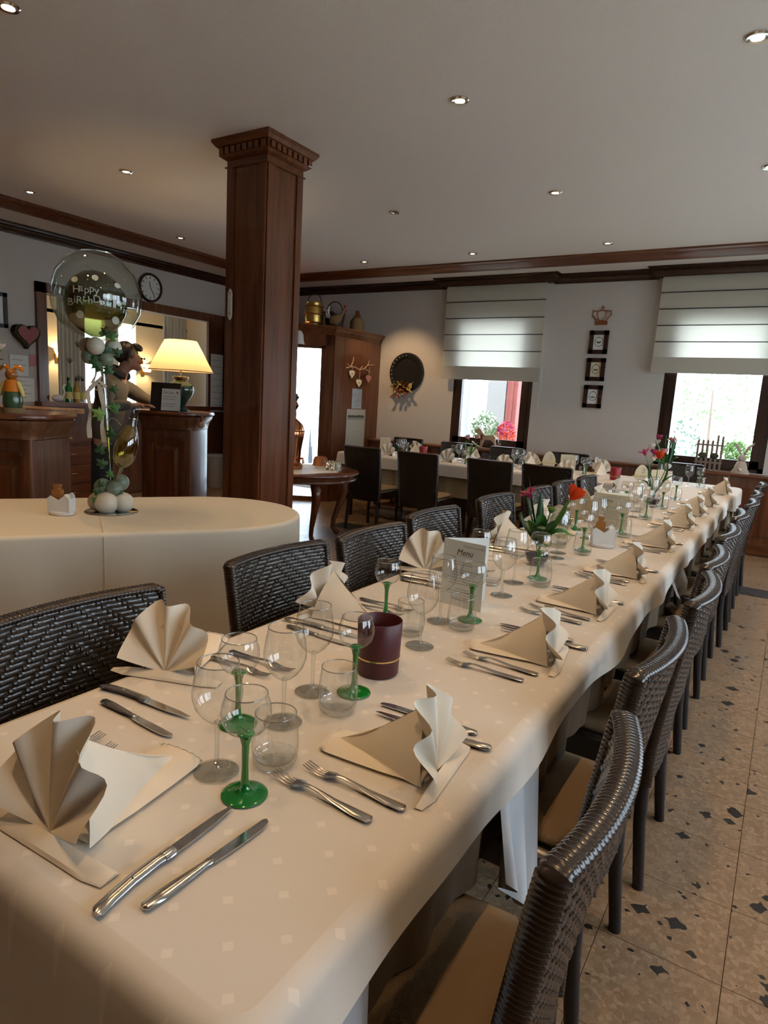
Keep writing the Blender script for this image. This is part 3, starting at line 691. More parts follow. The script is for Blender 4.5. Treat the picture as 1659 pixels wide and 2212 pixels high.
def make_green():
    t = thing('green_stemmed_glass', '', 'glass')
    bw = MB().lathe([(.008, .104), (.018, .106), (.030, .114), (.0375, .127), (.0395, .141), (.0375, .156), (.0335, .168), (.0325, .172)], 28).build('bowl', 'clear_glass', t, 'all')
    MB().lathe([(.0327, .1708), (.0335, .172), (.0327, .1732), (.0318, .172), (.0327, .1708)], 28).build('rim', 'rim_glass', bw, 'all')
    MB().lathe([(.0005, .1065), (.0135, .1065), (.0145, .1045), (.012, .102), (.0095, .098), (.0062, .085), (.005, .05), (.0062, .022), (.010, .012), (.0165, .0065), (.0172, .006)], 14).build('stem', 'green_glass', t, 'all')
    MB().lathe([(.0005, .0072), (.0172, .006), (.030, .0035), (.0365, .0022), (.0372, .001), (.036, 0), (.0005, 0)], 28).build('foot', 'green_glass', t, 'all')
    return t
def make_tumbler():
    t = thing('water_tumbler', '', 'glass')
    bw = MB().lathe([(.0005, 0), (.030, 0), (.0345, .002), (.0385, .012), (.0405, .030), (.0402, .05), (.0375, .075), (.0350, .0945)], 28).build('body', 'clear_glass', t, 'all')
    MB().lathe([(.0352, .0933), (.0361, .0945), (.0352, .0957), (.0342, .0945), (.0352, .0933)], 28).build('rim', 'rim_glass', bw, 'all')
    MB().lathe([(.0005, .011), (.026, .0105), (.0345, .014), (.0372, .02)], 28).build('thick_base', 'thick_glass', t, 'all')
    return t
PROTO = {'fork': make_fork('dinner_fork', 4, .0245), 'fork2': make_fork('starter_fork', 4, .0225), 'knife': make_table_knife(), 'steak': make_steak_knife(), 'wine': make_wine(), 'green': make_green(), 'tumbler': make_tumbler(), 'napkin': make_napkin(1), 'napkin_b': make_napkin(5)}
FIRST = {k: True for k in PROTO}
def put(kind, label, loc, rz=0, group=None, sc=1):
    if FIRST[kind]:
        FIRST[kind] = False; o = PROTO[kind]; o.location = loc; o.rotation_euler = (0, 0, rz); o.scale = (sc, sc, sc); tag(o, label, None, group); return o
    return dup(PROTO[kind], label, loc, rz, group, sc)
GR = {'fork': 'dinner forks', 'fork2': 'starter forks', 'knife': 'table knives', 'steak': 'steak knives', 'wine': 'clear wine glasses', 'green': 'green stemmed glasses', 'tumbler': 'water tumblers', 'napkin': 'fan folded napkins', 'napkin_b': 'fan folded napkins'}
NM = {'fork': 'steel dinner fork', 'fork2': 'smaller steel fork', 'knife': 'round tipped steel table knife', 'steak': 'curved handled steel steak knife', 'wine': 'clear wine glass', 'green': 'clear glass with a green stem', 'tumbler': 'clear water tumbler', 'napkin': 'cream napkin folded as a fan', 'napkin_b': 'cream napkin folded as a fan'}
def place(kind, where, loc, rz=0, sc=1): return put(kind, NM[kind]+' '+where, (loc[0], loc[1], TZ), rz, GR[kind], sc)
def setting(where, x, y, rz, nk='napkin', full=True, nrot=0, nsc=1, ko=.115, fo=.125):
    R = Matrix.Rotation(rz, 2)
    def W(a, b): p = R @ Vector((a, b)); return (x+p.x, y+p.y)
    rnd = random.Random(int(x*991+y*577))
    place(nk, where, W(0, .062), rz+nrot+rnd.uniform(-.12, .12), nsc)
    place('fork', where, W(-fo-.055, .07+rnd.uniform(-.01, .01)), rz+rnd.uniform(-.05, .05)); place('fork2', where, W(-fo, .055+rnd.uniform(-.01, .02)), rz+rnd.uniform(-.06, .06))
    place('knife', where, W(ko+.048, .05+rnd.uniform(-.01, .02)), rz+rnd.uniform(-.05, .05)); place('steak', where, W(ko, .012+rnd.uniform(-.005, .02)), rz+rnd.uniform(-.05, .05))
wh_h = 'at the head place nearest the camera'
setting(wh_h, -.80, .395, 0, 'napkin_b', nrot=-.02, nsc=1.17, ko=.165)
RY = [.93, 1.57, 2.08, 2.65, 3.37, 4.10, 4.69, 5.30, 6.32]; LY = [.90, 1.47, 2.10, 2.80, 3.35, 3.95, 4.55, 5.10]
whR = ['at the '+('nearest' if k == 0 else ORD[k])+' place on the aisle side' for k in range(9)]; whL = ['at the '+('nearest' if k == 0 else ORD[k])+' place on the column side' for k in range(8)]
for k, y in enumerate(RY): setting(whR[k], -.378+(.02 if k == 8 else 0), y, PI/2, 'napkin' if k % 2 else 'napkin_b', nrot=.25 if k == 0 else .1)
for k, y in enumerate(LY): setting(whL[k], -1.165, y, -PI/2, 'napkin_b' if k % 2 else 'napkin', nrot=(2.0 if k == 0 else 1.9 if k == 2 else 0), nsc=1.12)
GL = [('wine', wh_h, -.738, .705), ('green', wh_h, -.656, .687), ('tumbler', wh_h, -.678, .782),
 ('green', whL[0], -.826, .842), ('wine', whL[0], -.762, .900),
 ('wine', whR[0], -.801, 1.039), ('tumbler', whR[0], -.709, 1.006), ('green', whR[0], -.729, 1.093),
 ('tumbler', whL[1], -.817, 1.486), ('green', whL[1], -.939, 1.554), ('wine', whL[1], -.75, 1.424),
 ('wine', whR[1], -.801, 1.635), ('tumbler', whR[1], -.726, 1.623), ('green', whR[1], -.737, 1.708),
 ('wine', whR[2], -.761, 2.014), ('tumbler', whR[2], -.703, 2.234), ('green', whR[2], -.743, 2.325),
 ('wine', whL[2], -.790, 2.20), ('green', whL[2], -.93, 2.20), ('tumbler', whL[2], -.85, 2.12),
 ('wine', whR[3], -.795, 2.713), ('tumbler', whR[3], -.727, 2.879), ('green', whR[3], -.749, 2.965),
 ('wine', whL[3], -.82, 2.82), ('green', whL[3], -.93, 2.925), ('tumbler', whL[3], -.86, 2.95),
 ('wine', whR[4], -.80, 3.42), ('tumbler', whR[4], -.679, 3.473), ('green', whR[4], -.712, 3.575),
 ('wine', whL[4], -.81, 3.27), ('green', whL[4], -.93, 3.475), ('tumbler', whL[4], -.83, 3.52)]
for k in range(5, 8):
    y = RY[k]; GL += [('tumbler', whR[k], -.70, y+.09), ('green', whR[k], -.715, y+.19), ('wine', whR[k], -.78, y+.12)]
    y = LY[k]; GL += [('tumbler', whL[k], -.815, y+.03), ('green', whL[k], -.92, y+.115), ('wine', whL[k], -.81, y-.08)]
GL += [('wine', whR[8], -.771, 6.62), ('green', whR[8], -.690, 6.76), ('tumbler', whR[8], -.66, 6.60)]
for kd, wh, x, y in GL: place(kd, wh, (x, y), random.uniform(0, 6))
# settings on the back table
BW = ['on the back table, window side, '+('leftmost' if k == 0 else ORD[k]+' from left') for k in range(4)]
for k, x in enumerate((-3.9, -3.16, -2.43, -1.67)):
    place('napkin' if k % 2 else 'napkin_b', BW[k], (x+.02, 6.92), PI, 1.15)
    place('wine', BW[k], (x+.02, 6.60), 0); place('green', BW[k], (x-.10, 6.70), 0); place('knife', BW[k], (x-.14, 7.0), PI); place('fork', BW[k], (x+.14, 7.0), PI)
BF = ['on the back table, near side, '+('leftmost' if k == 0 else ORD[k]+' from left') for k in range(4)]
for k, x in enumerate((-3.78, -3.02, -2.36, -1.72)):
    place('napkin_b' if k % 2 else 'napkin', BF[k], (x-.12, 6.29), 0, 1.1)
    place('wine', BF[k], (x-.12, 6.585), 0); place('green', BF[k], (x+.06, 6.38), 0); place('tumbler', BF[k], (x+.0, 6.48), 0); place('fork2', BF[k], (x-.2, 6.26), 0); place('steak', BF[k], (x+.12, 6.25), 0)

# ------------------------------------------------------------------ red candle glasses
def candle(label, x, y, sc=1, red=False):
    t = thing('candle_holder', label, 'candle holder', (x, y, TZ), 0, 'red glass candle holders', sc)
    MB().lathe([(.0005, 0), (.046, 0), (.0485, .004), (.0505, .06), (.0525, .128), (.0510, .1295), (.0495, .128), (.047, .05), (.0005, .045)], 32).build('cup', 'red_wax' if red else 'candle_red', t, 50)
    MB().lathe([(.0500, .040), (.0508, .0405), (.0510, .0435), (.0502, .044)], 32).build('gold_band', 'gold', t, True)
    MB().lathe([(.0005, .056), (.044, .056), (.047, .052)], 24).build('wax', 'candle_top', t, True); MB().tube([(0, 0, .055), (.002, 0, .07)], .0012, 5).build('wick', 'ink', t)
candle('dark red frosted candle holder with a gold band between the first glasses', -.748, 1.218)
candle('red candle holder where the two tables meet', -1.399, 6.45, .95, True)
candle('small red candle holder at the left of the back table', -3.716, 6.80, .9, True)
# ------------------------------------------------------------------ menu cards
def menu(label, x, y, rz, open_a, txt=True, mt='paper', h=.212, w_=.150, extra=None):
    t = thing('menu_card', label, 'menu card', (x, y, TZ), rz)
    fp = MB().b2((0, -.0005, 0), (w_, .0005, h)).build('front_panel', mt, t)
    MB().box((0, 0, 0), (w_, .001, h)).xf(Matrix.Rotation(open_a, 4, 'Z') @ Matrix.Translation((w_/2, 0, h/2))).build('back_panel', mt, t)
    Mx_ = lambda a, b: Matrix.Translation((a, -.0012, b)) @ Matrix.Rotation(PI/2, 4, 'X')
    if txt:
        text('lettering', 'Menu', .026, 'ink', fp, Mx_(.048, h-.044), .0002, 'LEFT', .25)
        MB().b2((.046, -.0012, h-.048), (.104, -.0006, h-.0470)).build('underline', 'ink_soft', fp)
        text('lettering', 'Dimanche 9 avril 2023', .0092, 'ink_soft', fp, Mx_(.072, h-.018), .0001, 'LEFT', .3, sx=.9)
        rnd = random.Random(3); lines = MB()
        for k in range(15):
            z = h-.068-k*.0088
            if k in (2, 9): continue
            L = rnd.uniform(.05, .105); x_ = w_/2-L/2
            while x_ < w_/2+L/2: ww = rnd.uniform(.003, .010); lines.b2((x_, -.0010, z), (x_+ww, -.0006, z+.0022)); x_ += ww+.0022
        tag(lines.build('print_lines', 'ink_soft', fp), kind='stuff')
    if extra: extra(fp, h, w_)
    return t
menu('pale folded menu card printed Menu behind the second place glasses', -.888, 1.806, -.10, .85)
menu('cream folded menu card printed Menu further along the long table', -.90, 3.69, -.12, .8, mt='cream_paper', h=.19, w_=.20)
def bunny(t, h, w_):
    for z0, z1, x_ in ((.09, .13, .05), (.05, .085, .05)):
        MB().tube([(x_+.02*math.cos(a), -.0012, (z0+z1)/2+.018*math.sin(a)) for a in [2*PI*k/14 for k in range(13)]], .0014, 4).build('drawn_line', 'ink_soft', t)
    MB().tube([(.06, -.0012, .135), (.075, -.0012, .10), (.07, -.0012, .05)], .0012, 4).build('drawn_line', 'ink_soft', t)
menu('cream card with a line drawing standing open on the back table', -2.08, 6.90, .25, .62, False, 'cream_paper', .17, .16, bunny)
menu('blank cream folded card at the left end of the back table', -4.40, 6.90, .3, .8, False, 'cream_paper', .17, .14)
menu('rounded cream card standing near the far end of the long table', -1.0, 6.0, .3, .8, False, 'cream_paper', .17, .17)
# ------------------------------------------------------------------ ceramic condiment holders
def condiment(label, x, y, rz):
    t = thing('condiment_holder', label, 'holder', (x, y, TZ), rz)
    MB().loft([[(a*math.cos(2*PI*k/20), b*math.sin(2*PI*k/20), z) for k in range(20)] for a, b, z in ((.056, .040, 0), (.060, .043, .004), (.060, .043, .014), (.054, .037, .018))]).build('base', 'white_ceramic', t, 40)
    prof = [(-.05, .016), (.05, .016), (.052, .085), (.038, .098), (.02, .088), (0, .072), (-.02, .082), (-.04, .092), (-.052, .08)]
    M1 = Matrix(((1,0,0,0),(0,0,-1,-.02),(0,1,0,0),(0,0,0,1))); MB().prism(prof, 0, .006, M1).build('front_wall', 'white_ceramic', t)
    M2 = Matrix(((1,0,0,0),(0,0,-1,.03),(0,1,0,0),(0,0,0,1))); MB().prism([(a, b*1.08) for a, b in prof], 0, .006, M2).build('back_wall', 'white_ceramic', t)
    for s in (-1, 1): MB().b2((s*.052-.003, -.026, .016), (s*.052+.003, .03, .082)).build('side_wall', 'white_ceramic', t)
    MB().loft([[(-.018-a+0, -.012*1, z), (-.018+a, -.012, z), (-.018+a, .016, z), (-.018-a, .016, z)] for a, z in ((.018, .02), (.022, .10), (.022, .118), (.012, .121), (.010, .126), (.016, .145))]).build('amber_shaker', 'amber', t)
    MB().lathe([(.014, .02), (.015, .09), (.010, .098), (.0005, .10)], 14, (.026, .004, 0)).build('white_shaker', 'white_ceramic', t, True)
condiment('white ceramic condiment holder with an amber shaker on the long table', -.70, 3.13, .35)
condiment('white ceramic condiment holder with an amber shaker on the oval table', -2.92, 1.765, .45)
# ------------------------------------------------------------------ flowers
def leaf_blade(base, tip, wid, bend=(0,0,0), n=8):
    base, tip, bend = Vector(base), Vector(tip), Vector(bend); d = tip-base; s = d.cross(Vector((0, 0, 1)))
    if s.length < 1e-4: s = Vector((1, 0, 0))
    s.normalize(); nrm = d.cross(s).normalized()
    def fn(u, v):
        p = base+d*v+bend*math.sin(v*PI); q = wid*math.sin(PI*min(1, .08+.92*v))**.8
        return tuple(p+s*(u-.5)*2*q+nrm*(abs(u-.5)*2)**2*q*.5)
    return MB().grid(fn, 4, n)
def petal_cup(c, r, h, open_=.2, n=6, tilt=None):
    mb = MB()
    for k in range(n):
        a = 2*PI*k/n
        def fn(u, v):
            w_ = math.sin(PI*(.12+.86*v))**.7; aa = a+(u-.5)*2*PI/n*1.5*w_; rr = r*(math.sin(min(1, v*1.15)*PI*.55+.15)+open_*v)*(1+.06*(k % 2))
            return (c[0]+rr*math.cos(aa), c[1]+rr*math.sin(aa), c[2]+h*v)
        mb.grid(fn, 4, 6)
    if tilt is not None:
        M = Matrix.Translation(c) @ tilt.to_4x4() @ Matrix.Translation(-Vector(c)); mb.xf(M)
    return mb
def daisy(c, r, n=18, tilt=None):
    mb = MB()
    for k in range(n):
        a = 2*PI*k/n; z = .3*r*(k % 3); p = Vector(c)+Vector((math.cos(a)*r, math.sin(a)*r, .35*r+z*.6))
        s = Vector((-math.sin(a), math.cos(a), 0))*r*.16; q = Vector(c)+Vector((0, 0, z*.2))
        mb.add([q-s*.4, q+s*.4, p+s, p-s], [(0, 1, 2, 3)])
    mb.ball(c, r*.3, 8, 6)
    if tilt is not None: mb.xf(Matrix.Translation(c) @ tilt.to_4x4() @ Matrix.Translation(-Vector(c)))
    return mb
def small_vase(label, x, y, flowers, leaves):
    t = thing('flower_vase', label, 'vase', (x, y, TZ))
    MB().lathe([(.0005, 0), (.022, 0), (.040, .014), (.050, .036), (.048, .055), (.034, .073), (.022, .083), (.020, .092), (.030, .108)], 24).build('glass_bulb', 'clear_glass', t, 'all')
    MB().lathe([(.0005, .002), (.021, .003), (.038, .015), (.047, .036), (.046, .044), (.0005, .044)], 24).build('dark_pebbles', 'black', t, 40)
    for (fx, fy, fz, kind, mt, r) in flowers:
        MB().tube([(0, 0, .04), (fx*.25, fy*.25, fz*.5), (fx, fy, fz)], .0028, 6).build('stem', 'leaf', t, True)
        tl = Matrix.Rotation(.5, 3, Vector((-fy, fx, 0)).normalized() if abs(fx)+abs(fy) > 1e-3 else 'X')
        (petal_cup((fx, fy, fz), r, r*2.1, tilt=tl) if kind == 'tulip' else daisy((fx, fy, fz), r, tilt=tl)).build(kind, mt, t, 'all')
    for (b, tp, w_, bd, mt) in leaves: leaf_blade(b, tp, w_, bd).build('leaf', mt, t, 'all')
    return t
small_vase('dark bulb vase with one red tulip and a magenta flower', -.82, 2.534,
  [(.095, .07, .275, 'tulip', 'petal_thin', .029), (-.045, -.03, .285, 'aster', 'magenta_petal', .036), (.02, .05, .21, 'tulip', 'leaf_light', .014)],
  [((0, 0, .08), (.085, .045, .27), .030, (.02, 0, .04), 'leaf'), ((0, 0, .08), (-.065, -.04, .22), .026, (-.03, 0, .03), 'leaf_dark'), ((0, 0, .09), (-.02, .03, .30), .016, (0, .01, 0), 'leaf_dark'), ((0, 0, .09), (.13, .04, .13), .026, (.0, 0, .05), 'leaf'), ((0, 0, .09), (-.085, .03, .16), .022, (0, 0, .03), 'leaf_light'), ((0, 0, .09), (.03, -.06, .16), .026, (0, 0, .04), 'leaf_dark'), ((0, 0, .1), (-.05, -.05, .37), .008, (0, 0, 0), 'leaf_dark'), ((0, 0, .1), (.01, -.02, .22), .024, (0, 0, .02), 'leaf'), ((0, 0, .09), (.07, -.03, .20), .020, (0, 0, .03), 'leaf_dark'), ((0, 0, .09), (-.03, -.06, .19), .022, (0, 0, .03), 'leaf'), ((0, 0, .1), (-.065, -.06, .33), .007, (0, 0, 0), 'leaf')])
small_vase('dark bulb vase with tulips and a crimson daisy at the far end', -.79, 4.96,
  [(.0, .02, .33, 'tulip', 'petal_thin', .026), (-.09, -.03, .36, 'aster', 'magenta_petal', .045), (.05, .05, .26, 'tulip', 'white_petal', .02)],
  [((0, 0, .08), (.05, .02, .33), .022, (.03, 0, .02), 'leaf'), ((0, 0, .08), (-.03, 0, .32), .024, (-.03, 0, .02), 'leaf_dark'), ((0, 0, .08), (.13, .02, .22), .020, (0, 0, .05), 'leaf'), ((0, 0, .08), (-.11, 0, .16), .018, (0, 0, .04), 'leaf_dark')])
small_vase('small vase with a drooping pink tulip on the back table', -3.02, 6.62,
  [(-.02, -.02, .26, 'tulip', 'pink_petal', .024), (.05, .0, .27, 'tulip', 'pink_petal', .022)],
  [((0, 0, .08), (-.05, 0, .25), .022, (-.03, 0, .02), 'leaf'), ((0, 0, .08), (.07, 0, .24), .020, (.02, 0, .02), 'leaf'), ((0, 0, .08), (.01, -.02, .2), .02, (0, 0, 0), 'leaf_light')])
bq = thing('bouquet_vase', 'tall glass vase with a mixed spring bouquet in front of window', 'vase', (-1.02, 6.84, TZ))
MB().lathe([(.0005, 0), (.045, 0), (.050, .01), (.052, .10), (.060, .19)], 24).build('glass_body', 'clear_glass', bq, 'all')
rb = random.Random(11)
for k in range(26):
    a = rb.uniform(0, 6.28); q = rb.uniform(.02, .16); z = rb.uniform(.27, .48)-q*.6
    MB().tube([(.01*math.cos(a+2), .01*math.sin(a+2), .02), (.03*math.cos(a), .03*math.sin(a), .19), (q*math.cos(a), q*math.sin(a), z)], .003, 5).build('stem', 'leaf', bq, True)
    if k % 2 == 0: leaf_blade((.03*math.cos(a), .03*math.sin(a), .17), (q*1.2*math.cos(a), q*1.2*math.sin(a), z+rb.uniform(-.08, .03)), rb.uniform(.015, .028), (0, 0, .03)).build('leaf', rb.choice(['leaf', 'leaf_dark', 'leaf_dark']), bq, 'all')
    if k < 8: petal_cup((q*math.cos(a), q*math.sin(a), z), rb.uniform(.022, .032), .05, .3).build('bloom', rb.choice(['pink_petal', 'white_petal', 'pink_petal', 'magenta_petal']), bq, 'all')
    elif k < 13: MB().ball((q*math.cos(a)*.7, q*math.sin(a)*.7, z+.06), .009, 8, 6).build('bud', 'white_petal', bq, True)
# egg shaped wooden cards, straw nest and yellow bow eggs
def egg(label, x, y, rz, h, bow=False, mt='cream_paper', z=0):
    t = thing('egg_card', label, 'egg decoration', (x, y, TZ+z), rz)
    M1 = Matrix(((1,0,0,0),(0,0,-1,0),(0,1,0,0),(0,0,0,1)))
    MB().prism([(h*.36*math.cos(a)*(1-.18*math.sin(a)), h/2+h/2*math.sin(a)) for a in [2*PI*k/28 for k in range(28)]], -.002, .002, M1).build('egg_board', mt, t)
    MB().b2((-.03, -.02, 0), (.03, .02, .004)).build('foot', mt, t)
    if bow:
        for s in (-1, 1): leaf_blade((0, -.006, h*.35), (s*h*.55, -.012, h*.28), .014, (0, 0, .02)).build('bow_loop', 'yellow_straw', t, 'all')
        for q in range(3): leaf_blade((0, -.007, h*(.55+.12*q)), (h*.2, -.007, h*(.62+.1*q)), .006).build('painted_leaf', 'autumn_yellow', t)
    return t
egg('egg shaped cream card standing behind the moss bowl on the long table', -.94, 3.19, -.2, .165)
egg('larger egg shaped cream card beside the cream menu card', -.99, 3.78, -.2, .19)
egg('egg shaped card with a yellow bow on the back table', -2.20, 6.88, .3, .19, True)
egg('egg shaped card with yellow straw beside the far tulip vase', -1.17, 6.50, .3, .17, True)
nest = thing('moss_bowl', 'small glass bowl of green moss and straw on the long table', 'table decoration', (-.88, 3.06, TZ))
MB().lathe([(.0005, 0), (.03, 0), (.045, .02), (.05, .05)], 20).build('bowl', 'clear_glass', nest, 'all')
gm = MB(); gs = MB(); rn = random.Random(4)
for k in range(260):
    a = rn.uniform(0, 6.28); q = rn.uniform(0, .04); p = Vector((q*math.cos(a), q*math.sin(a), .08+rn.uniform(0, .04))); d = Vector((rn.uniform(-1, 1), rn.uniform(-1, 1), rn.uniform(.2, 1.4))).normalized()*.035
    gm.add([p, p+Vector((.003, 0, 0)), p+d], [(0, 1, 2)])
for k in range(150):
    a = rn.uniform(0, 6.28); q = rn.uniform(0, .04); p = Vector((q*math.cos(a), q*math.sin(a), .02+rn.uniform(0, .05))); d = Vector((math.cos(a), math.sin(a), rn.uniform(-.2, .9))).normalized()*.05
    gs.add([p, p+Vector((.0025, .001, 0)), p+d], [(0, 1, 2)])
tag(gm.build('moss', 'leaf', nest), kind='stuff'); tag(gs.build('straw', 'yellow_straw', nest), kind='stuff')
#PART5
# ================================================================== vestibule in the corner
A_ = Vector((-5.15, 6.85, 0)); DV = Vector((-.85, -.527, 0)).normalized(); NV = Vector((.527, -.85, 0)).normalized()
vR = Matrix((DV, -NV, Vector((0, 0, 1)))).transposed().to_4x4(); vR.translation = A_     # local x along the face to the left, y inwards
ve = MB()
def vb(x0, x1, y0, y1, z0, z1, mb=None):
    q = MB().b2((x0, y0, z0), (x1, y1, z1)).xf(vR); (mb or ve).add(q.v, q.f)
vb(0, .115, 0, .06, 0, 2.2); vb(.80, 1.0, 0, .06, 0, 2.2); vb(0, 1.0, 0, .06, 2.035, 2.2)
ve.b2((-5.20, 6.86, 0), (-5.145, 7.95, 2.2))
ve.b2((-7.1, 6.9, 0), (-7.05, 7.95, 2.2)); 
lf = MB().b2((0, 0, 0), (1.2, .05, 2.2)); Bp = A_+DV*1.0; dl = (Vector((-7.08, 6.92, 0))-Bp); lf.v = [tuple(Bp+dl*(p[0]/1.2)+Vector((0, p[1], p[2]))) for p in lf.v]; ve.add(lf.v, lf.f)
struct('wall_vestibule', ve, 'mahogany')
tp = [(-5.15, 6.85), (-5.15, 7.95), (-7.08, 7.95), (-7.08, 6.9), (Bp.x, Bp.y)]
def off(o): return [(-5.15+o, 6.85-o*.62), (-5.15+o, 7.95), (-7.08, 7.95), (-7.08, 6.9), (Bp.x+.3*o, Bp.y-1.05*o)]
struct('trim_4', MB().loft([[(*p, z) for p in off(o)] for o, z in ((.005, 2.17), (.015, 2.19), (.03, 2.225), (.055, 2.25), (.065, 2.27), (.065, 2.285))]), 'mahogany_x')
dr = struct('door_1', MB(), 'mahogany') if False else None
fr_ = MB()
for a, b in ((.115, .165), (.75, .80)): vb(a, b, .01, .05, 0, 2.035, fr_)
vb(.115, .80, .01, .05, 1.995, 2.035, fr_); vb(.115, .80, .01, .05, 0, .06, fr_)
d1 = struct('door_1', fr_, 'mahogany')
pn = MB(); vb(.16, .755, .026, .032, .06, 2.0, pn); pn.build('pane', 'window_glass', d1)
for k, (x, z0, z1, bx) in enumerate(((.22, .25, .95, .04), (.30, .2, .80, -.05), (.27, .25, 1.02, .0), (.40, .2, .72, .06), (.48, .5, 1.15, .07), (.55, .25, .9, -.04), (.35, .22, .62, .10), (.20, .2, .5, -.02))):
    lfm = leaf_blade((x, .02, z0), (x+bx, .02, z1), .018, (bx*.4, 0, 0), 10); lfm.v = [(p[0], .022, p[2]) if True else p for p in lfm.v]
    lfm = MB().grid(lambda u, v: (x+bx*v+bx*.5*math.sin(v*3)+(u-.5)*.035*math.sin(PI*min(1, .1+.9*v)), .0225, z0+(z1-z0)*v), 3, 10)
    lfm.xf(vR).build('etched_leaf', 'etched', d1)
fl_ = MB().prism([(.47+.07*math.cos(a)*(1+.3*math.sin(a)), .52+.16*math.sin(a)) for a in [2*PI*k/16 for k in range(16)]], .0, .002, Matrix(((1,0,0,0),(0,0,1,.021),(0,1,0,0),(0,0,0,1)))).xf(vR); fl_.build('etched_bloom', 'etched', d1)
# outside the door: pedestal with lantern
pt = thing('lantern_table', 'pale cloth covered table outside the glass door', 'table', (-6.3, 8.9, -.35))
MB().lathe([(.40, .05), (.35, .6), (.32, 1.0), (.0005, 1.0)], 20).build('cloth', 'etched', pt, 40)
lt_ = thing('garden_lantern', 'glass lantern standing on the table outside the door', 'lantern', (-6.28, 8.9, .65))
for sx in (-1, 1):
    for sy in (-1, 1): MB().b2((sx*.11-.01, sy*.11-.01, 0), (sx*.11+.01, sy*.11+.01, .42)).build('post', 'tv_grey', lt_)
MB().loft([[(-a, -a, z), (a, -a, z), (a, a, z), (-a, a, z)] for a, z in ((.14, .42), (.05, .55), (.02, .6))]).build('roof', 'tv_grey', lt_); MB().b2((-.13, -.13, 0), (.13, .13, .02)).build('base', 'tv_grey', lt_); MB().lathe([(.045, .02), (.045, .2), (.0005, .2)], 14).build('candle', 'plain_white', lt_, 40)
# things on top of the vestibule
bk = thing('brass_bucket', 'brass banded bucket on top of the vestibule', 'bucket', (-5.56, 6.92, 2.285))
MB().lathe([(.0005, 0), (.10, 0), (.125, .10), (.12, .22), (.105, .30), (.11, .31), (.0005, .30)], 20).build('body', 'brass', bk, 40)
for z in (.04, .15, .25): MB().lathe([(.118+.008*(z > .1), z), (.13, z+.005), (.118+.008*(z > .1), z+.02)], 20).build('hoop', 'copper_dull', bk)
MB().tube([(.12*math.cos(a), 0, .30+.12*math.sin(a)) for a in [PI*k/12 for k in range(13)]], .006, 6).build('handle', 'dark_wood', bk, True)
db = thing('dark_basket', 'dark wicker basket behind the brass bucket', 'basket', (-5.42, 7.18, 2.285)); MB().lathe([(.0005, 0), (.11, 0), (.14, .18), (.145, .22), (.0005, .2)], 18).build('body', 'dark_wood', db, 40); MB().tube([(.14*math.cos(a), .0, .2+.16*math.sin(a)) for a in [PI*k/12 for k in range(13)]], .008, 6).build('handle', 'dark_wood', db, True)
ro = thing('rooster_figure', 'painted rooster figure on top of the vestibule', 'figurine', (-5.27, 7.03, 2.285), .4)
rs = [(-.10, .09, .02), (-.07, .10, .055), (0, .10, .07), (.06, .14, .05), (.09, .20, .032), (.10, .235, .028), (.115, .25, .012)]
MB().loft([[(x, r*math.cos(2*PI*k/10)*.8, z+r*math.sin(2*PI*k/10)) for k in range(10)] for x, z, r in rs]).build('body', 'straw_basket', ro, 'all')
for k in range(7): leaf_blade((-.08, 0, .11), (-.17+.012*k, .01*(k-3), .13+.026*k), .018, (-.03, 0, .02)).build('tail_feather', 'black' if k % 2 else 'white_petal', ro, 'all')
MB().ball((.112, 0, .275), .018, 8, 6, (1, .4, 1.3)).build('comb', 'red_heart', ro, True); MB().ball((.125, 0, .225), .010, 8, 6, (1, .5, 1.5)).build('wattle', 'red_heart', ro, True); MB().loft([[(.125, -.006, .245), (.125, .006, .245), (.125, 0, .255)], [(.15, -.001, .243), (.15, .001, .243), (.15, 0, .245)]]).build('beak', 'autumn_yellow', ro); MB().lathe([(.05, 0), (.04, .03), (.0005, .04)], 12).build('foot', 'moss', ro)
dj = thing('wicker_demijohn', 'wicker covered demijohn on top of the vestibule', 'bottle', (-5.30, 7.55, 2.285)); MB().lathe([(.0005, 0), (.085, 0), (.10, .06), (.10, .14), (.07, .19)], 18).build('wicker_cover', 'straw_basket', dj, 40); MB().lathe([(.07, .19), (.04, .22), (.03, .25), (.028, .29), (.0005, .29)], 14).build('neck', 'autumn_leaf', dj, 40)
bl = thing('paper_bell', 'white bell shaped paper ornament hanging by the door top', 'ornament', (-5.52, 6.585, 2.03)); MB().lathe([(.0005, .17), (.03, .165), (.055, .12), (.06, .06), (.075, .0)], 10).build('bell', 'plain_white', bl, 40); MB().tube([(0, 0, .165), (0, .01, .20)], .002, 5).build('string', 'raffia', bl)
# branch with hearts, calendar and poster on the side of the vestibule
bn = thing('hanging_branch', 'bare branch fixed to the side of the vestibule', 'branch', (-5.13, 7.15, 1.80))
for pts, r in (([(0, -.05, -.02), (.01, .04, 0), (.015, .14, .0), (.02, .24, -.025), (.02, .34, -.005), (.015, .44, .05), (.01, .60, .07)], .010), ([(.01, .04, .0), (.015, .08, .06), (.012, .10, .13)], .008), ([(.02, .24, -.02), (.03, .30, .03)], .006), ([(.015, .44, .05), (.02, .47, .12)], .006), ([(.01, .02, 0), (.02, -.04, .03)], .006), ([(.02, .36, 0), (.03, .45, -.03), (.03, .50, -.05)], .006)):
    MB().tube(pts, [r*(1-.5*k/len(pts)) for k in range(len(pts))], 6).build('twig', 'pale_wood', bn, True)
def heart_poly(s): return [(s*.06*16*math.sin(t)**3/16, s*.06*(13*math.cos(t)-5*math.cos(2*t)-2*math.cos(3*t)-math.cos(4*t))/16) for t in [2*PI*k/28 for k in range(28)]]
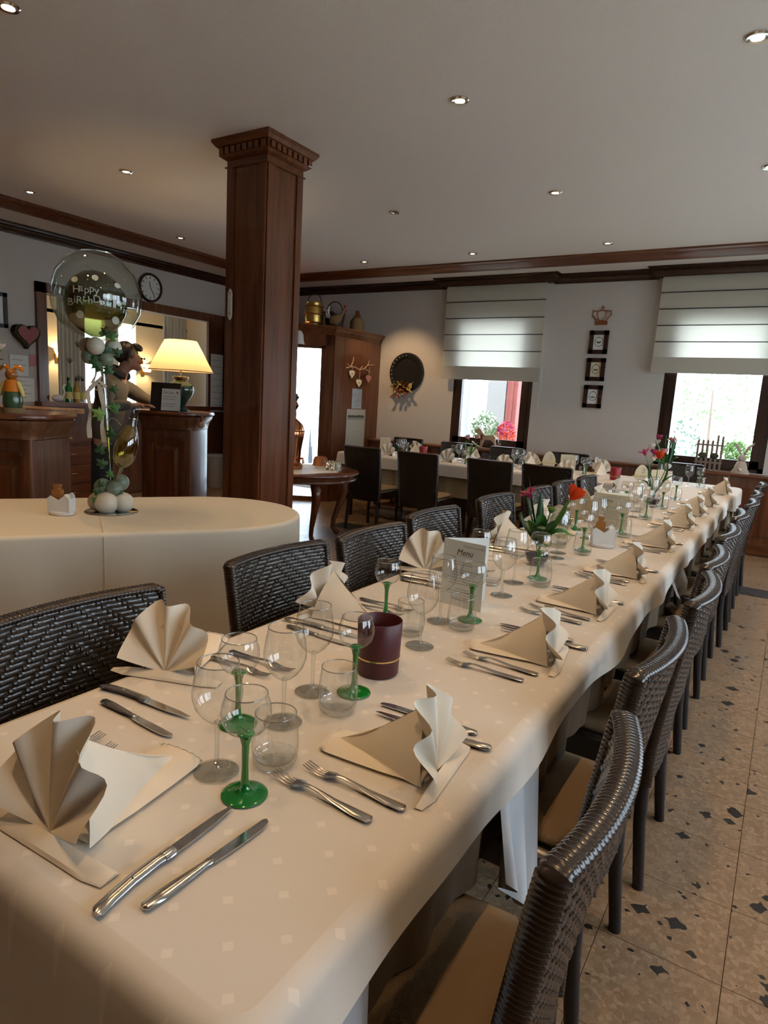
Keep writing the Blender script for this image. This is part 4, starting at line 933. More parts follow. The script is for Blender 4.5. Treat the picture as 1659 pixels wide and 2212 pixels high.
MYZ = Matrix(((0,0,1,0),(1,0,0,0),(0,1,0,0),(0,0,0,1)))
for k, (y, z, L_) in enumerate(((7.225, 1.71, .08), (7.40, 1.60, .13), (7.63, 1.67, .12))):
    h = thing('wooden_heart', ('left', 'lower middle', 'right')[k]+' white wooden heart hanging from the branch', 'ornament', (-5.125, y, z), group='wooden hearts on the branch')
    MB().prism(heart_poly(1.0), 0, .012, MYZ).build('heart', 'cream_paper' if k < 2 else 'pink_petal', h); MB().tube([(.006, 0, .03), (.01, .005, .03+L_*.5), (.012, 0, .03+L_)], .003, 5).build('ribbon', 'raffia', h); MB().prism(heart_poly(.35), .0, .014, MYZ).build('painted_house', 'pale_wood', h)
cal = thing('blue_calendar', 'narrow blue grey picture calendar on the vestibule side', 'calendar', (-5.142, 7.40, 1.25)); MB().b2((0, -.115, 0), (.004, .115, .27)).build('sheet', 'blue_poster', cal); MB().b2((.004, -.10, .17), (.0055, .03, .185)).build('print', 'ink_soft', cal); MB().b2((.004, -.06, .03), (.0055, .08, .05)).build('print', 'ink_soft', cal)
po = thing('paper_poster', 'tall printed paper poster with a bold heading by the back table', 'poster', (-5.142, 7.40, .66)); MB().b2((0, -.225, 0), (.004, .225, .58)).build('sheet', 'poster_paper', po)
rp = random.Random(9); hd = MB(); y = -.19
while y < .19: w_ = rp.uniform(.012, .024); hd.b2((.004, y, .465), (.006, y+w_, .50+rp.uniform(-.004, .006))); hd.b2((.0042, y+.003, .476), (.0062, y+w_+.006, .484)); y += w_+.007
tag(hd.build('bold_heading', 'ink', po), kind='stuff'); MB().b2((.004, -.2, .445), (.006, .2, .451)).build('rule', 'ink', po); MB().b2((.004, -.05, .535), (.006, .07, .545)).build('small_print', 'ink_soft', po); MB().b2((.004, -.02, .27), (.006, .03, .278)).build('small_print', 'ink_soft', po)

# ================================================================== back wall decoration
MXZ = Matrix(((1,0,0,0),(0,0,-1,0),(0,1,0,0),(0,0,0,1)))
mr = thing('round_wall_mirror', 'round black framed mirror with autumn leaves hanging on the back wall', 'mirror', (-4.685, 7.945, 1.785))
MB().lathe([(.0005, .010), (.20, .010), (.205, .03), (.262, .04), (.272, .02), (.272, 0)], 40).xf(Matrix.Rotation(PI/2, 4, 'X')).build('frame', 'black', mr, 40); MB().lathe([(.0005, .012), (.2, .012)], 40).xf(Matrix.Rotation(PI/2, 4, 'X')).build('dark_glass', 'tv_grey' if False else 'black', mr)
dt = MB().ball((0, 0, 0), .009, 8, 6).mesh('stud', True); dt.materials.append(MATS['tv_grey'])
for k in range(14): a = 1.6+k*.24; link('stud', dt, mr, (.232*math.cos(a), -.042, .232*math.sin(a)))
rl = random.Random(5)
for k in range(34):
    p = (rl.uniform(-.16, .14), -.05-rl.uniform(0, .05), rl.uniform(-.30, -.14)); q = (p[0]+rl.uniform(-.09, .09), p[1]-rl.uniform(0, .03), p[2]+rl.uniform(-.13, .07)); leaf_blade(p, q, rl.uniform(.02, .036), (0, -.02, 0), 5).build('leaf', rl.choice(['autumn_leaf', 'autumn_leaf', 'autumn_yellow']), mr, 'all')
MB().tube([(-.12, -.04, -.2), (0, -.06, -.23), (.10, -.05, -.19), (.13, -.04, -.12)], .006, 5).build('twig', 'bark', mr, True)
for k, z in enumerate((2.202, 1.888, 1.572)):
    t = thing('picture_frame', ('top', 'middle', 'bottom')[k]+' of three dark framed insect prints between the windows', 'picture', (-2.088, 7.947, z), group='framed insect prints')
    for s in (-1, 1):
        MB().b2((s*.085-.024, -.024, -.132), (s*.085+.024, 0, .132)).build('frame_bar', 'dark_wood', t); MB().b2((-.109, -.024, s*.110-.024), (.109, 0, s*.110+.024)).build('frame_bar', 'dark_wood', t)
    pt_ = MB().b2((-.065, -.006, -.09), (.065, -.003, .09)).build('print', 'cream_paper' if k == 1 else 'paper', t)
    MB().tube([(.045*math.cos(a), -.007, .005+.052*math.sin(a)) for a in [2*PI*q/24 for q in range(25)]], .003, 5).build('wreath', 'ink', pt_)
    for s in (-1, 1): MB().prism([(0, 0), (s*.026, .018-.01*k), (s*.022, -.002-.006*k), (s*.010, -.014)], .007, .0085, MXZ).build('insect_wing', 'ink', pt_)
    MB().tube([(0, -.008, .012), (0, -.008, -.02-.01*(k == 2))], .0022, 5).build('insect_body', 'ink', pt_); MB().ball((0, -.008, .060), .006, 8, 6).build('bow', 'ink', pt_)
cw = thing('wire_crown_ornament', 'rusty wire crown hanging above the three framed prints', 'wall decoration', (-2.082, 7.94, 2.40))
for x0, x1, bul in ((-.055, -.012, -.055), (-.03, -.005, -.02), (.03, .005, .02), (.055, .012, .055)):
    MB().tube([(x0, 0, .055), (x0+bul*1.0, 0, .11), (x0+bul*.85, 0, .155), (x1, 0, .165)], .006, 6).build('arch_wire', 'copper_dull', cw, True)
MB().loft([[(x, -.008, 0), (x, .002, 0), (x, .002, .045+.01*(1-abs(x)/.07)), (x, -.008, .045+.01*(1-abs(x)/.07))] for x in (-.07, -.035, 0, .035, .07)]).build('band', 'copper_dull', cw); MB().tube([(.012*math.cos(a), 0, .185+.018*math.sin(a)) for a in [2*PI*q/14 for q in range(15)]], .005, 6).build('finial', 'copper_dull', cw, True); MB().ball((0, 0, .212), .008, 8, 6).build('finial_ball', 'copper_dull', cw, True)
# ledge: rocking horse, toy fence, rabbit, egg
LZ = .832
rh = thing('rocking_horse', 'small wooden rocking horse on the ledge of the left window', 'toy', (-3.36, 7.83, LZ))
MB().prism([(-.17, .20), (-.155, .245), (-.13, .25), (-.115, .275), (-.10, .27), (-.06, .215), (-.01, .18), (.06, .185), (.10, .19), (.125, .165), (.13, .10), (.155, .03), (.135, .03), (.10, .10), (.06, .125), (-.03, .12), (-.06, .03), (-.08, .03), (-.075, .12), (-.09, .17), (-.12, .20)], -.012, .012, MXZ).build('body', 'pale_wood', rh)
MB().loft([[(x, -.014, .03*(x/.16)**2*1.6+.002), (x, .014, .03*(x/.16)**2*1.6+.002), (x, .014, .03*(x/.16)**2*1.6+.018), (x, -.014, .03*(x/.16)**2*1.6+.018)] for x in [-.2+.4*k/14 for k in range(15)]]).build('rocker', 'pale_wood', rh)
leaf_blade((.12, 0, .18), (.165, 0, .06), .014, (.03, 0, .02)).build('tail', 'white_petal', rh, 'all'); leaf_blade((-.11, -.002, .27), (-.05, -.002, .20), .014, (.02, 0, .01)).build('mane', 'white_petal', rh, 'all'); MB().b2((-.075, -.016, .12), (-.05, .016, .19)).build('girth_band', 'red_heart', rh)
fe = thing('toy_picket_fence', 'small wooden picket fence ornament on the right window ledge', 'ornament', (-.745, 7.83, LZ))
for k in range(6):
    x = (k-2.5)*.047; hh = .32+.06*(k == 4)+.05*(k == 5); MB().prism([(x-.011, 0), (x+.011, 0), (x+.011, hh), (x, hh+.018), (x-.011, hh)], -.005, .005, MXZ).build('picket', 'bark', fe)
for z in (.08, .27): MB().b2((-.135, -.012, z), (.135, -.004, z+.018)).build('rail', 'bark', fe)
for x in (-.06, .055): MB().ball((x, -.016, .165), .045, 12, 8, (1, .25, .7)).build('cut_out_flower', 'moss', fe, True)
rbt = thing('felt_rabbit', 'beige felt rabbit seen from behind on the right window ledge', 'ornament', (-.425, 7.83, LZ))
MB().lathe([(.0005, 0), (.085, 0), (.088, .02), (.065, .05), (.06, .08), (.045, .12), (.025, .135), (.0005, .137)], 18, sy=.55).build('body', 'bunny_felt', rbt, 60); MB().ball((0, 0, .165), .042, 14, 10, (1, .7, .85)).build('head', 'bunny_felt', rbt, True)
for s in (-1, 1): MB().loft([[(x+a*math.cos(2*PI*q/8), .008*math.sin(2*PI*q/8), z+a*.2*math.sin(2*PI*q/8)) for q in range(8)] for x, z, a in ((s*.012, .19, .008), (s*.03, .24, .014), (s*.055, .29, .018), (s*.085, .32, .012), (s*.10, .33, .003))]).build('ear', 'bunny_felt', rbt, 'all')
MB().ball((0, -.05, .045), .017, 10, 8).build('tail', 'plain_white', rbt, True)
he = thing('hanging_egg', 'small white egg ornament hanging against the panelling', 'ornament', (-.515, 7.715, .70)); MB().ball((0, 0, 0), .03, 12, 8, (1, 1, .9)).build('egg', 'white_petal', he, True); MB().tube([(0, 0, .027), (0, .012, .108)], .0015, 5).build('string', 'raffia', he)

# ================================================================== round side table with copper and moulds
rtb = thing('round_side_table', 'polished round mahogany side table with curved legs behind the column', 'table', (-4.03, 4.90, 0))
MB().lathe([(.0005, .68), (.555, .68), (.572, .672), (.575, .66), (.56, .65), (.535, .645), (.53, .625), (.545, .615), (.55, .60), (.53, .59), (.0005, .59)], 48).build('top', 'mahogany_x', rtb, 35)
for k in range(4):
    a = -.55+k*PI/2; c, s = math.cos(a), math.sin(a)
    MB().tube([(c*r, s*r, z) for r, z in ((.40, .60), (.46, .52), (.47, .44), (.42, .30), (.37, .16), (.36, .08), (.40, .035), (.43, .02))], [.045, .05, .045, .032, .024, .022, .026, .022], 10).build('leg', 'mahogany', rtb, True)
MB().prism([(.30, -.42), (.42, .05), (-.05, .40), (-.42, .30), (-.40, -.2), (-.05, -.40)], .680, .6815).build('lace_mat', 'plain_white', rtb)
cu = thing('copper_urn', 'tall polished copper urn on the round side table', 'urn', (-4.085, 4.80, .682))
MB().lathe([(.0005, 0), (.12, 0), (.125, .03), (.10, .06), (.105, .18), (.125, .30), (.13, .36), (.115, .42), (.085, .45), (.05, .48), (.045, .56), (.07, .60), (.05, .64), (.012, .67), (.0005, .68)], 28).build('body', 'copper', cu, 40)
MB().lathe([(.128, .355), (.136, .362), (.128, .37)], 28).build('rim_band', 'copper', cu, True); MB().tube([(.10, 0, .10), (.16, 0, .11), (.165, 0, .06)], .012, 8).build('tap', 'copper', cu, True)
for k in range(9): MB().ball((.05*math.cos(k*.7), .05*math.sin(k*.7), .66+.02*(k % 3)), .018, 8, 6).build('berry', 'dark_wood', cu, True)
def mould(label, x, y, mt):
    t = thing('cake_mould', label, 'cake mould', (x, y, .682)); seg = 48
    MB().loft([[((r+q*.006*math.cos(12*2*PI*i/seg))*math.cos(2*PI*i/seg), (r+q*.006*math.cos(12*2*PI*i/seg))*math.sin(2*PI*i/seg), z) for i in range(seg)] for r, z, q in ((.085, 0, 0), (.085, .006, 0), (.075, .008, .6), (.072, .05, 1), (.055, .085, 1), (.035, .095, .6), (.02, .08, 0))]).build('fluted_body', mt, t, 'all')
    MB().lathe([(.02, .08), (.018, .09), (.0005, .09)], 12).build('tube', mt, t, True)
mould('grey fluted cake mould on the round side table', -3.74, 5.05, 'foil_silver'); mould('copper brown fluted cake mould on the round side table', -4.10, 5.30, 'copper_dull')

# ================================================================== bar wall
ft = struct('trim_5', MB().b2((-7.27, 4.14, 1.10), (-7.205, 4.25, 2.45)).b2((-7.27, 6.89, 1.10), (-7.205, 7.0, 2.45)).b2((-7.27, 4.14, 2.34), (-7.205, 7.0, 2.45)), 'bar_wood')
MB().b2((-7.30, 4.10, 1.10), (-7.10, 7.0, 1.15)).build('sill', 'mahogany_y', ft)
struct('trim_7', MB().b2((-7.26, 2.4, 0), (-7.225, 6.62, 1.10)), 'bar_wood')
ck = thing('wall_clock', 'round wall clock with a dark rim above the bar', 'clock', (-7.245, 5.645, 2.635)); RY90 = Matrix.Rotation(PI/2, 4, 'Y')
MB().lathe([(.15, .0), (.178, .0), (.182, .02), (.172, .04), (.158, .042), (.150, .02)], 36).xf(RY90).build('rim', 'dark_wood', ck, 50); dial = MB().lathe([(.0005, .014), (.155, .014)], 36).xf(RY90).build('dial', 'paper', ck)
for k in range(12): a = k*PI/6; MB().box((.017, .125*math.sin(a), .125*math.cos(a)), (.002, .010, .028), rot=Matrix.Rotation(-a, 3, 'X')).build('hour_mark', 'ink', dial)
for L_, a in ((.075, -.15), (.11, 2.55)): MB().box((.019, L_/2*math.sin(a), L_/2*math.cos(a)), (.002, .009, L_), rot=Matrix.Rotation(-a, 3, 'X')).build('clock_hand', 'ink', dial)
ht = thing('wall_heart', 'red flower filled heart with a mossy rim on the bar wall', 'wall decoration', (-7.24, 4.0, 1.86)); MB().prism(heart_poly(2.35), 0, .09, MYZ).build('moss_rim', 'moss', ht); MB().prism([(a, b+.005) for a, b in heart_poly(1.9)], .09, .105, MYZ).build('red_flowers', 'red_heart', ht)
def sheet(label, y0, y1, z0, z1, mt='paper', x=-7.243, lines=0, cat='paper'):
    t = thing('wall_note', label, cat, (x, (y0+y1)/2, z0)); MB().b2((0, (y0-y1)/2, 0), (.003, (y1-y0)/2, z1-z0)).build('sheet', mt, t)
    for k in range(lines): z = (z1-z0)*(1-(k+1)/(lines+1)); MB().b2((.003, (y0-y1)*.38, z), (.0042, (y1-y0)*(.2+.18*(k % 2)), z+.006)).build('print', 'ink_soft', t)
sheet('white note in a clear sleeve pinned under the red heart', 3.84, 4.04, 1.42, 1.64, lines=3); sheet('large white notice pinned above the left counter', 3.80, 4.10, 1.14, 1.40, lines=5); sheet('sunset photo card stuck beside the bar opening', 4.06, 4.13, 1.53, 1.66, 'pink_petal', cat='photo')
pic = thing('wall_picture', 'dark framed picture cut by the left edge of the view', 'picture', (-7.245, 3.62, 1.93)); MB().b2((0, -.19, 0), (.01, .19, .32)).build('picture', 'paper', pic)
for a in ((-.21, -.17, 0, .32), (.17, .21, 0, .32)): MB().b2((0, a[0], -.02), (.025, a[1], .34)).build('frame_bar', 'black', pic)
for z in (-.02, .30): MB().b2((0, -.21, z), (.025, .21, z+.04)).build('frame_bar', 'black', pic)
wp = struct('trim_6', MB().b2((-7.255, 6.62, 0), (-7.21, 7.5, 2.34)), 'bar_wood')
sheet('tall white price list on the wooden panel behind the lamp', 6.66, 6.95, 1.08, 1.90, x=-7.208, lines=8)
bin_ = thing('waste_bin', 'grey waste bin on the floor by the bar wall', 'bin', (-7.03, 6.62, 0)); MB().lathe([(.0005, 0), (.12, 0), (.145, .44), (.15, .45), (.15, .47), (.138, .47), (.11, .03), (.0005, .03)], 24).build('body', 'bin_grey', bin_, 40); MB().lathe([(.146, .43), (.155, .445), (.155, .465), (.146, .47)], 24).build('rim', 'bin_grey', bin_, True)
dw = thing('drawer_cabinet', 'low dark wooden drawer cabinet behind the bar', 'cabinet', (-6.95, 4.24, 0)); MB().b2((-.25, -.40, 0), (.24, .33, .72)).build('body', 'mahogany', dw); MB().b2((-.26, -.42, .72), (.27, .35, .745)).build('top', 'mahogany_y', dw)
for k in range(3):
    d = MB().b2((.24, -.37, .06+k*.215), (.258, .30, .25+k*.215)).build('drawer', 'mahogany_y', dw); MB().tube([(.262, -.07, .165+k*.215), (.275, -.03, .168+k*.215), (.262, .01, .165+k*.215)], .004, 6).build('handle', 'chrome', d)
bgt = thing('bread_stick', 'long pale loaf lying on the drawer cabinet', 'bread', (-6.80, 4.06, .745)); MB().loft([[(.03*q*math.cos(2*PI*k/10), y, .028*q+.026*q*math.sin(2*PI*k/10)) for k in range(10)] for y, q in ((-.2, .2), (-.18, .8), (0, 1), (.16, .8), (.2, .3))]).build('crust', 'pale_wood', bgt, 'all')
CR = YAW
def bar_counter(name, label, x, y, hw_, hd, z, door=True):
    t = thing(name, label, 'counter', (x, y, 0), CR)
    def rr(a, b, zz, r=.1, n=5):
        r = min(r, a*.9, b*.9); pts = []
        for cx_, cy_, a0 in ((a-r, -b+r, -PI/2), (a-r, b-r, 0), (-a+r, b-r, PI/2), (-a+r, -b+r, PI)):
            for k in range(n): q = a0+PI/2*k/(n-1); pts.append((cx_+r*math.cos(q), cy_+r*math.sin(q), zz))
        return pts
    MB().loft([rr(hw_, hd, 0, .02), rr(hw_, hd, z-.15, .02)]).build('body', 'bar_wood', t, 40)
    MB().loft([rr(hw_+o, hd+o, zz, .06+o*2) for o, zz in ((.0, z-.16), (.02, z-.15), (.02, z-.135), (.035, z-.10), (.07, z-.06), (.075, z-.04), (.06, z-.035))]).build('cornice', 'bar_wood', t, 40)
    MB().loft([rr(hw_+o, hd+o, zz, .08+o*2) for o, zz in ((.08, z-.036), (.10, z-.028), (.105, z-.015), (.095, z))]).build('top', 'mahogany_x', t, 40)
    for sx in ((-1, 1) if hw_ > .3 else (0,)):
        w_ = hw_*.36 if sx else hw_*.62; cx_ = sx*hw_*.5
        for q in (-1, 1): MB().b2((cx_+q*w_-.022, -hd-.014, .14), (cx_+q*w_+.022, -hd+.004, z-.25)).build('panel_moulding', 'mahogany', t); MB().b2((cx_-w_, -hd-.014, .14+(z-.41)*(q > 0)), (cx_+w_, -hd+.004, .18+(z-.41)*(q > 0))).build('panel_moulding', 'mahogany', t)
        MB().loft([[(cx_-w_+i, -hd-o, .18+i), (cx_+w_-i, -hd-o, .18+i), (cx_+w_-i, -hd-o, z-.27-i), (cx_-w_+i, -hd-o, z-.27-i)] for i, o in ((.03, .0), (.06, .012), (.061, .012))]).build('raised_panel', 'mahogany', t)
    return t
bar_counter('bar_counter', 'panelled wooden bar counter carrying the table lamp', -4.66, 3.905, .217, .25, 1.185)
bar_counter('bar_counter', 'rounded wooden bar counter at the left edge carrying the rabbit figure', -4.285, 2.105, .42, .24, 1.18)
rtn = thing('bar_return', 'short wooden counter end behind the left bar counter', 'counter', (-4.75, 2.80, 0), CR); MB().b2((-.35, -.18, 0), (-.015, .22, 1.14)).build('body', 'bar_wood', rtn); MB().loft([[(x, y, z) for x, y in ((-.4, -.21), (.12, -.21), (.17, -.15), (.17, .2), (-.4, .2))] for z in (1.145, 1.18)]).build('top', 'oak', rtn); MB().b2((-.20, -.195, .1), (-.03, -.18, 1.05)).build('pilaster', 'bar_wood', rtn)
# table lamp
tl_ = thing('table_lamp', 'glowing cream shaded table lamp with dark green urn base on the bar', 'lamp', (-4.585, 3.895, 1.186), CR)
MB().lathe([(.0005, 0), (.07, 0), (.072, .015), (.035, .04), (.045, .06), (.095, .13), (.115, .19), (.10, .235), (.06, .26), (.05, .28), (.065, .295), (.0005, .295)], 28).build('urn_base', 'lamp_base_green', tl_, 40); MB().lathe([(.0505, .262), (.066, .285), (.067, .297), (.05, .30)], 24).build('gold_collar', 'gold', tl_, True); MB().tube([(0, 0, .29), (0, 0, .55)], .008, 8).build('rod', 'brass', tl_)
MB().lathe([(.275, .345), (.135, .605)], 40).build('shade', 'lamp_shade', tl_, 'all'); MB().lathe([(.274, .343), (.278, .345), (.276, .350)], 40).build('shade_rim', 'gold', tl_, True)
def bulb_light(parent, loc, W_, r=.03, col=(1, .68, .34)):
    l = bpy.data.lights.new('lamp_bulb', 'POINT'); l.energy = W_; l.color = col; l.shadow_soft_size = r
    o = bpy.data.objects.new('lamp_bulb', l); COL.objects.link(o); o.parent = parent; o.location = loc
bulb_light(tl_, (0, 0, .46), 14)
sg = thing('counter_sign', 'black board with a handwritten paper list leaning by the lamp', 'sign', (-4.51, 3.675, 1.186), CR); rb_ = Matrix.Rotation(-.18, 4, 'X')
MB().b2((-.135, -.006, 0), (.115, .006, .24)).xf(rb_).build('board', 'black', sg); pls = MB().b2((-.04, -.010, .005), (.112, -.007, .19)).xf(rb_).build('paper_list', 'paper', sg)
text('handwriting', 'Our Lists', .030, 'ink', pls, rb_ @ Matrix.Translation((-.028, -.0105, .148)) @ Matrix.Rotation(PI/2, 4, 'X'), .0003, sx=.75); MB().prism([(.085, .148), (.10, .158), (.085, .17)], .0105, .011, rb_ @ MXZ).build('arrow', 'ink', pls)
for k, z in enumerate((.12, .10, .06, .04)): MB().b2((-.032, -.0112, z), (.085-.01*(k % 2), -.0102, z+.004)).xf(rb_).build('written_line', 'ink_soft', pls)
gb = thing('garlic_bulb', 'small garlic braid hanging from the corner of the bar top', 'garlic', (-4.285, 3.86, 1.085)); MB().ball((0, 0, 0), .03, 10, 8).build('bulb', 'pale_wood', gb, True); MB().tube([(0, 0, .02), (.005, 0, .06), (-.012, .01, .10)], [.012, .010, .006], 6).build('braid', 'autumn_leaf', gb, True)
# glazed rabbit figure and bouquet on the left counter
zr = thing('glazed_rabbit', 'orange and green glazed rabbit figure on the left counter', 'figurine', (-3.945, 2.10, 1.181), CR)
MB().lathe([(.0005, 0), (.065, 0), (.068, .03), (.0005, .03)], 16).build('base', 'straw_basket', zr, 40); MB().lathe([(.05, .03), (.055, .06), (.052, .11), (.045, .13)], 16).build('trousers', 'green_glaze', zr, True); MB().lathe([(.05, .125), (.045, .16), (.038, .19), (.02, .20)], 16).build('jacket', 'orange_glaze', zr, True); MB().ball((0, -.005, .225), .034, 12, 8).build('head', 'amber', zr, True)
for s in (-1, 1): MB().loft([[(x+.016*q*math.cos(2*PI*k/8), .008*math.sin(2*PI*k/8), z+.010*q*math.sin(2*PI*k/8)) for k in range(8)] for x, z, q in ((s*.015, .25, .6), (s*.03, .272, 1), (s*.05, .268, 1), (s*.068, .245, .4))]).build('ear', 'orange_glaze', zr, True); MB().loft([[(x+.014*q*math.cos(2*PI*k/8), -.01+.014*q*math.sin(2*PI*k/8), z) for k in range(8)] for x, z, q in ((s*.04, .185, .9), (s*.058, .14, 1), (s*.07, .10, .7))]).build('arm', 'yellow_straw', zr, True)
lb = thing('counter_bouquet', 'dark vase with leafy red and white bouquet at the left edge', 'vase', (-4.05, 1.92, 1.181), CR); MB().lathe([(.0005, 0), (.05, 0), (.07, .05), (.065, .10), (.04, .14), (.05, .16)], 18).build('vase', 'lamp_base_green', lb, 40); r2 = random.Random(21)
for k in range(30):
    a = r2.uniform(0, 6.28); q = r2.uniform(.03, .16); z = r2.uniform(.22, .50)-q*.4; MB().tube([(0, 0, .1), (q*.4*math.cos(a), q*.4*math.sin(a), z*.7), (q*math.cos(a), q*math.sin(a), z)], .003, 5).build('stem', 'leaf_dark', lb, True)
    for h in range(2): leaf_blade((q*.7*math.cos(a), q*.7*math.sin(a), z*.8), (q*1.15*math.cos(a+.5*h), q*1.15*math.sin(a+.5*h), z*(.85+.25*h)), .014, (0, 0, .01), 5).build('leaf', r2.choice(['leaf_dark', 'leaf_dark', 'leaf']), lb, 'all')
    if k < 7: petal_cup((q*math.cos(a), q*math.sin(a), z), .024, .035, .3).build('bloom', r2.choice(['red_petal', 'white_petal', 'pink_petal']), lb, 'all')
# sill of the opening: swan and bottles
sw = thing('white_swan', 'small white swan planter on the bar opening sill', 'figurine', (-7.16, 4.32, 1.15)); MB().ball((0, .0, .045), .05, 12, 8, (.8, 1.5, .8)).build('body', 'white_ceramic', sw, True); MB().tube([(0, .05, .05), (0, .085, .11), (0, .06, .17), (0, .075, .20), (0, .10, .19)], [.02, .014, .011, .012, .006], 8).build('neck', 'white_ceramic', sw, True)
for k, (y, mt) in enumerate(((4.46, 'green_glass'), (4.56, 'autumn_yellow'), (4.64, 'clear_glass'))):
    t = thing('bar_bottle', ('dark green bottle', 'amber bottle', 'clear bottle')[k]+' on the sill of the bar opening', 'bottle', (-7.17, y, 1.15), group='bottles on the bar sill'); MB().lathe([(.0005, 0), (.036, 0), (.038, .16), (.016, .21), (.014, .27), (.017, .275), (.0005, .28)], 14).build('body', mt, t, 40); MB().lathe([(.0385, .04), (.0388, .12)], 14).build('label', 'yellow_straw', t); MB().lathe([(.0165, .25), (.0165, .285), (.0005, .286)], 10).build('cap', 'black', t, 40)
# room beyond: curtains and wall lamps
def curtain(label, x, y0, y1, z0, z1, marks=True):
    t = thing('curtain', label, 'curtain', (x, 0, 0)); n_ = 7
    MB().grid(lambda u, v: (.03*math.sin(u*n_*2*PI)+.01*math.sin(u*23+v*2), y0+(y1-y0)*u, z0+(z1-z0)*v), 70, 4).build('cloth', 'curtain', t, 'all')
    if marks:
        for k in range(6):
            yc, zc = y0+(y1-y0)*(.35+.3*(k % 2)), z0+.15+k*.22
            for q in range(5): a = .2+q*.35; MB().b2((.045, -.004, 0), (.048, .004, .07)).xf(Matrix.Translation((0, yc, zc)) @ Matrix.Rotation(a-1.0, 4, 'X')).build('printed_frond', 'curtain_mark', t)
curtain('patterned cream curtain at the left of the bar opening', -8.3, 5.02, 5.42, .6, 2.5); curtain('patterned cream curtain seen behind the table lamp', -8.3, 6.7, 7.15, .6, 2.5)
for k, (y, z) in enumerate(((7.02, 1.62), (5.55, 1.72))):
    t = thing('wall_sconce', ('glowing wall lamp seen past the standing person', 'glowing wall lamp at the left of the bar opening')[k], 'lamp', (-9.19, y, z)); MB().lathe([(.05, 0), (.10, .12)], 16, (.11, 0, 0)).build('shade', 'lamp_shade', t, 'all'); MB().b2((0, -.03, -.06), (.02, .03, .06)).build('back_plate', 'brass', t); MB().tube([(.01, 0, 0), (.08, 0, -.03), (.11, 0, .02)], .006, 6).build('arm', 'brass', t, True); bulb_light(t, (.13, 0, .05), 12)
#PART6
# ================================================================== person behind the bar
C0 = Vector((0, 0, 1.38))
def S_(p): return C0+(Vector(p)-C0)*1.03
def skin_obj(name, verts, edges, mt, parent, sub=2):
    me = bpy.data.meshes.new(name); me.from_pydata([tuple(S_(v[:3])) for v in verts], edges, []); me.materials.append(MATS[mt])
    o = link(name, me, parent); md = o.modifiers.new('skin', 'SKIN'); md.use_smooth_shade = True; md.branch_smoothing = .6
    for i, v in enumerate(verts):
        sv = me.skin_vertices[0].data[i]; r = v[3]; sv.radius = r if isinstance(r, tuple) else (r, r); sv.use_root = (i == 0)
    sb = o.modifiers.new('smooth', 'SUBSURF'); sb.levels = sub; sb.render_levels = sub
    # bake so that the shape is plain mesh data
    dg = bpy.context.evaluated_depsgraph_get(); m2 = bpy.data.meshes.new_from_object(o.evaluated_get(dg)); o.modifiers.clear(); o.data = m2
    m2.polygons.foreach_set('use_smooth', [True]*len(m2.polygons)); m2.materials.clear(); m2.materials.append(MATS[mt]); return o
pr = thing('person', 'person in a grey green jacket leaning over the bar with dark hair', 'person', (0, 0, 0))
V = [(-4.833, 3.296, .926, .12), (-4.785, 3.305, 1.09, .12), (-4.752, 3.330, 1.28, .11), (-4.738, 3.345, 1.40, .07), (-4.705, 3.395, 1.475, .052), (-4.675, 3.438, 1.605, .088), (-4.668, 3.446, 1.668, .066),
     (-4.640, 3.480, 1.54, .055), (-4.618, 3.508, 1.505, .027), (-4.632, 3.492, 1.59, .052), (-4.604, 3.528, 1.568, .012),
     (-4.655, 3.215, 1.375, .045), (-4.600, 3.180, 1.200, .038), (-4.505, 3.360, 1.225, .027), (-4.480, 3.415, 1.226, (.034, .018)),
     (-4.850, 3.500, 1.375, .045), (-4.815, 3.650, 1.29, .045), (-4.735, 3.766, 1.235, .028), (-4.70, 3.82, 1.225, (.034, .018)),
     (-4.780, 3.250, .88, .085), (-4.790, 3.230, .48, .06), (-4.800, 3.210, .06, .045), (-4.74, 3.25, .025, .035),
     (-4.890, 3.345, .88, .085), (-4.905, 3.335, .48, .06), (-4.915, 3.32, .06, .045), (-4.855, 3.36, .025, .035)]
E_ = [(0, 1), (1, 2), (2, 3), (3, 4), (4, 5), (5, 6), (5, 7), (7, 8), (5, 9), (9, 10), (3, 11), (11, 12), (12, 13), (13, 14), (3, 15), (15, 16), (16, 17), (17, 18), (0, 19), (19, 20), (20, 21), (21, 22), (0, 23), (23, 24), (24, 25), (25, 26)]
fdir = Vector((.85, .527, 0)); sdir = Vector((-.527, .85, 0))
for hnd, base in ((14, (-4.480, 3.415, 1.226)), (18, (-4.70, 3.82, 1.225))):
    b = Vector(base)
    for k in range(4):
        o_ = (k-1.5)*.017; L_ = (.062, .072, .068, .052)[k]; n0 = len(V)
        p1 = b+fdir*.035+sdir*o_+Vector((0, 0, .006)); p2 = b+fdir*(.035+L_*.55)+sdir*o_*1.25+Vector((0, 0, .006)); p3 = b+fdir*(.035+L_)+sdir*o_*1.3+Vector((0, 0, -.012))
        V += [(*p1, .0095), (*p2, .0085), (*p3, .007)]; E_ += [(hnd, n0), (n0, n0+1), (n0+1, n0+2)]
    n0 = len(V); sg_ = -1
    p1 = b+fdir*.005+sdir*.030*sg_; p2 = b+fdir*.035+sdir*.046*sg_+Vector((0, 0, -.008)); V += [(*p1, .011), (*p2, .008)]; E_ += [(hnd, n0), (n0, n0+1)]
skin_obj('body', V, E_, 'skin', pr)
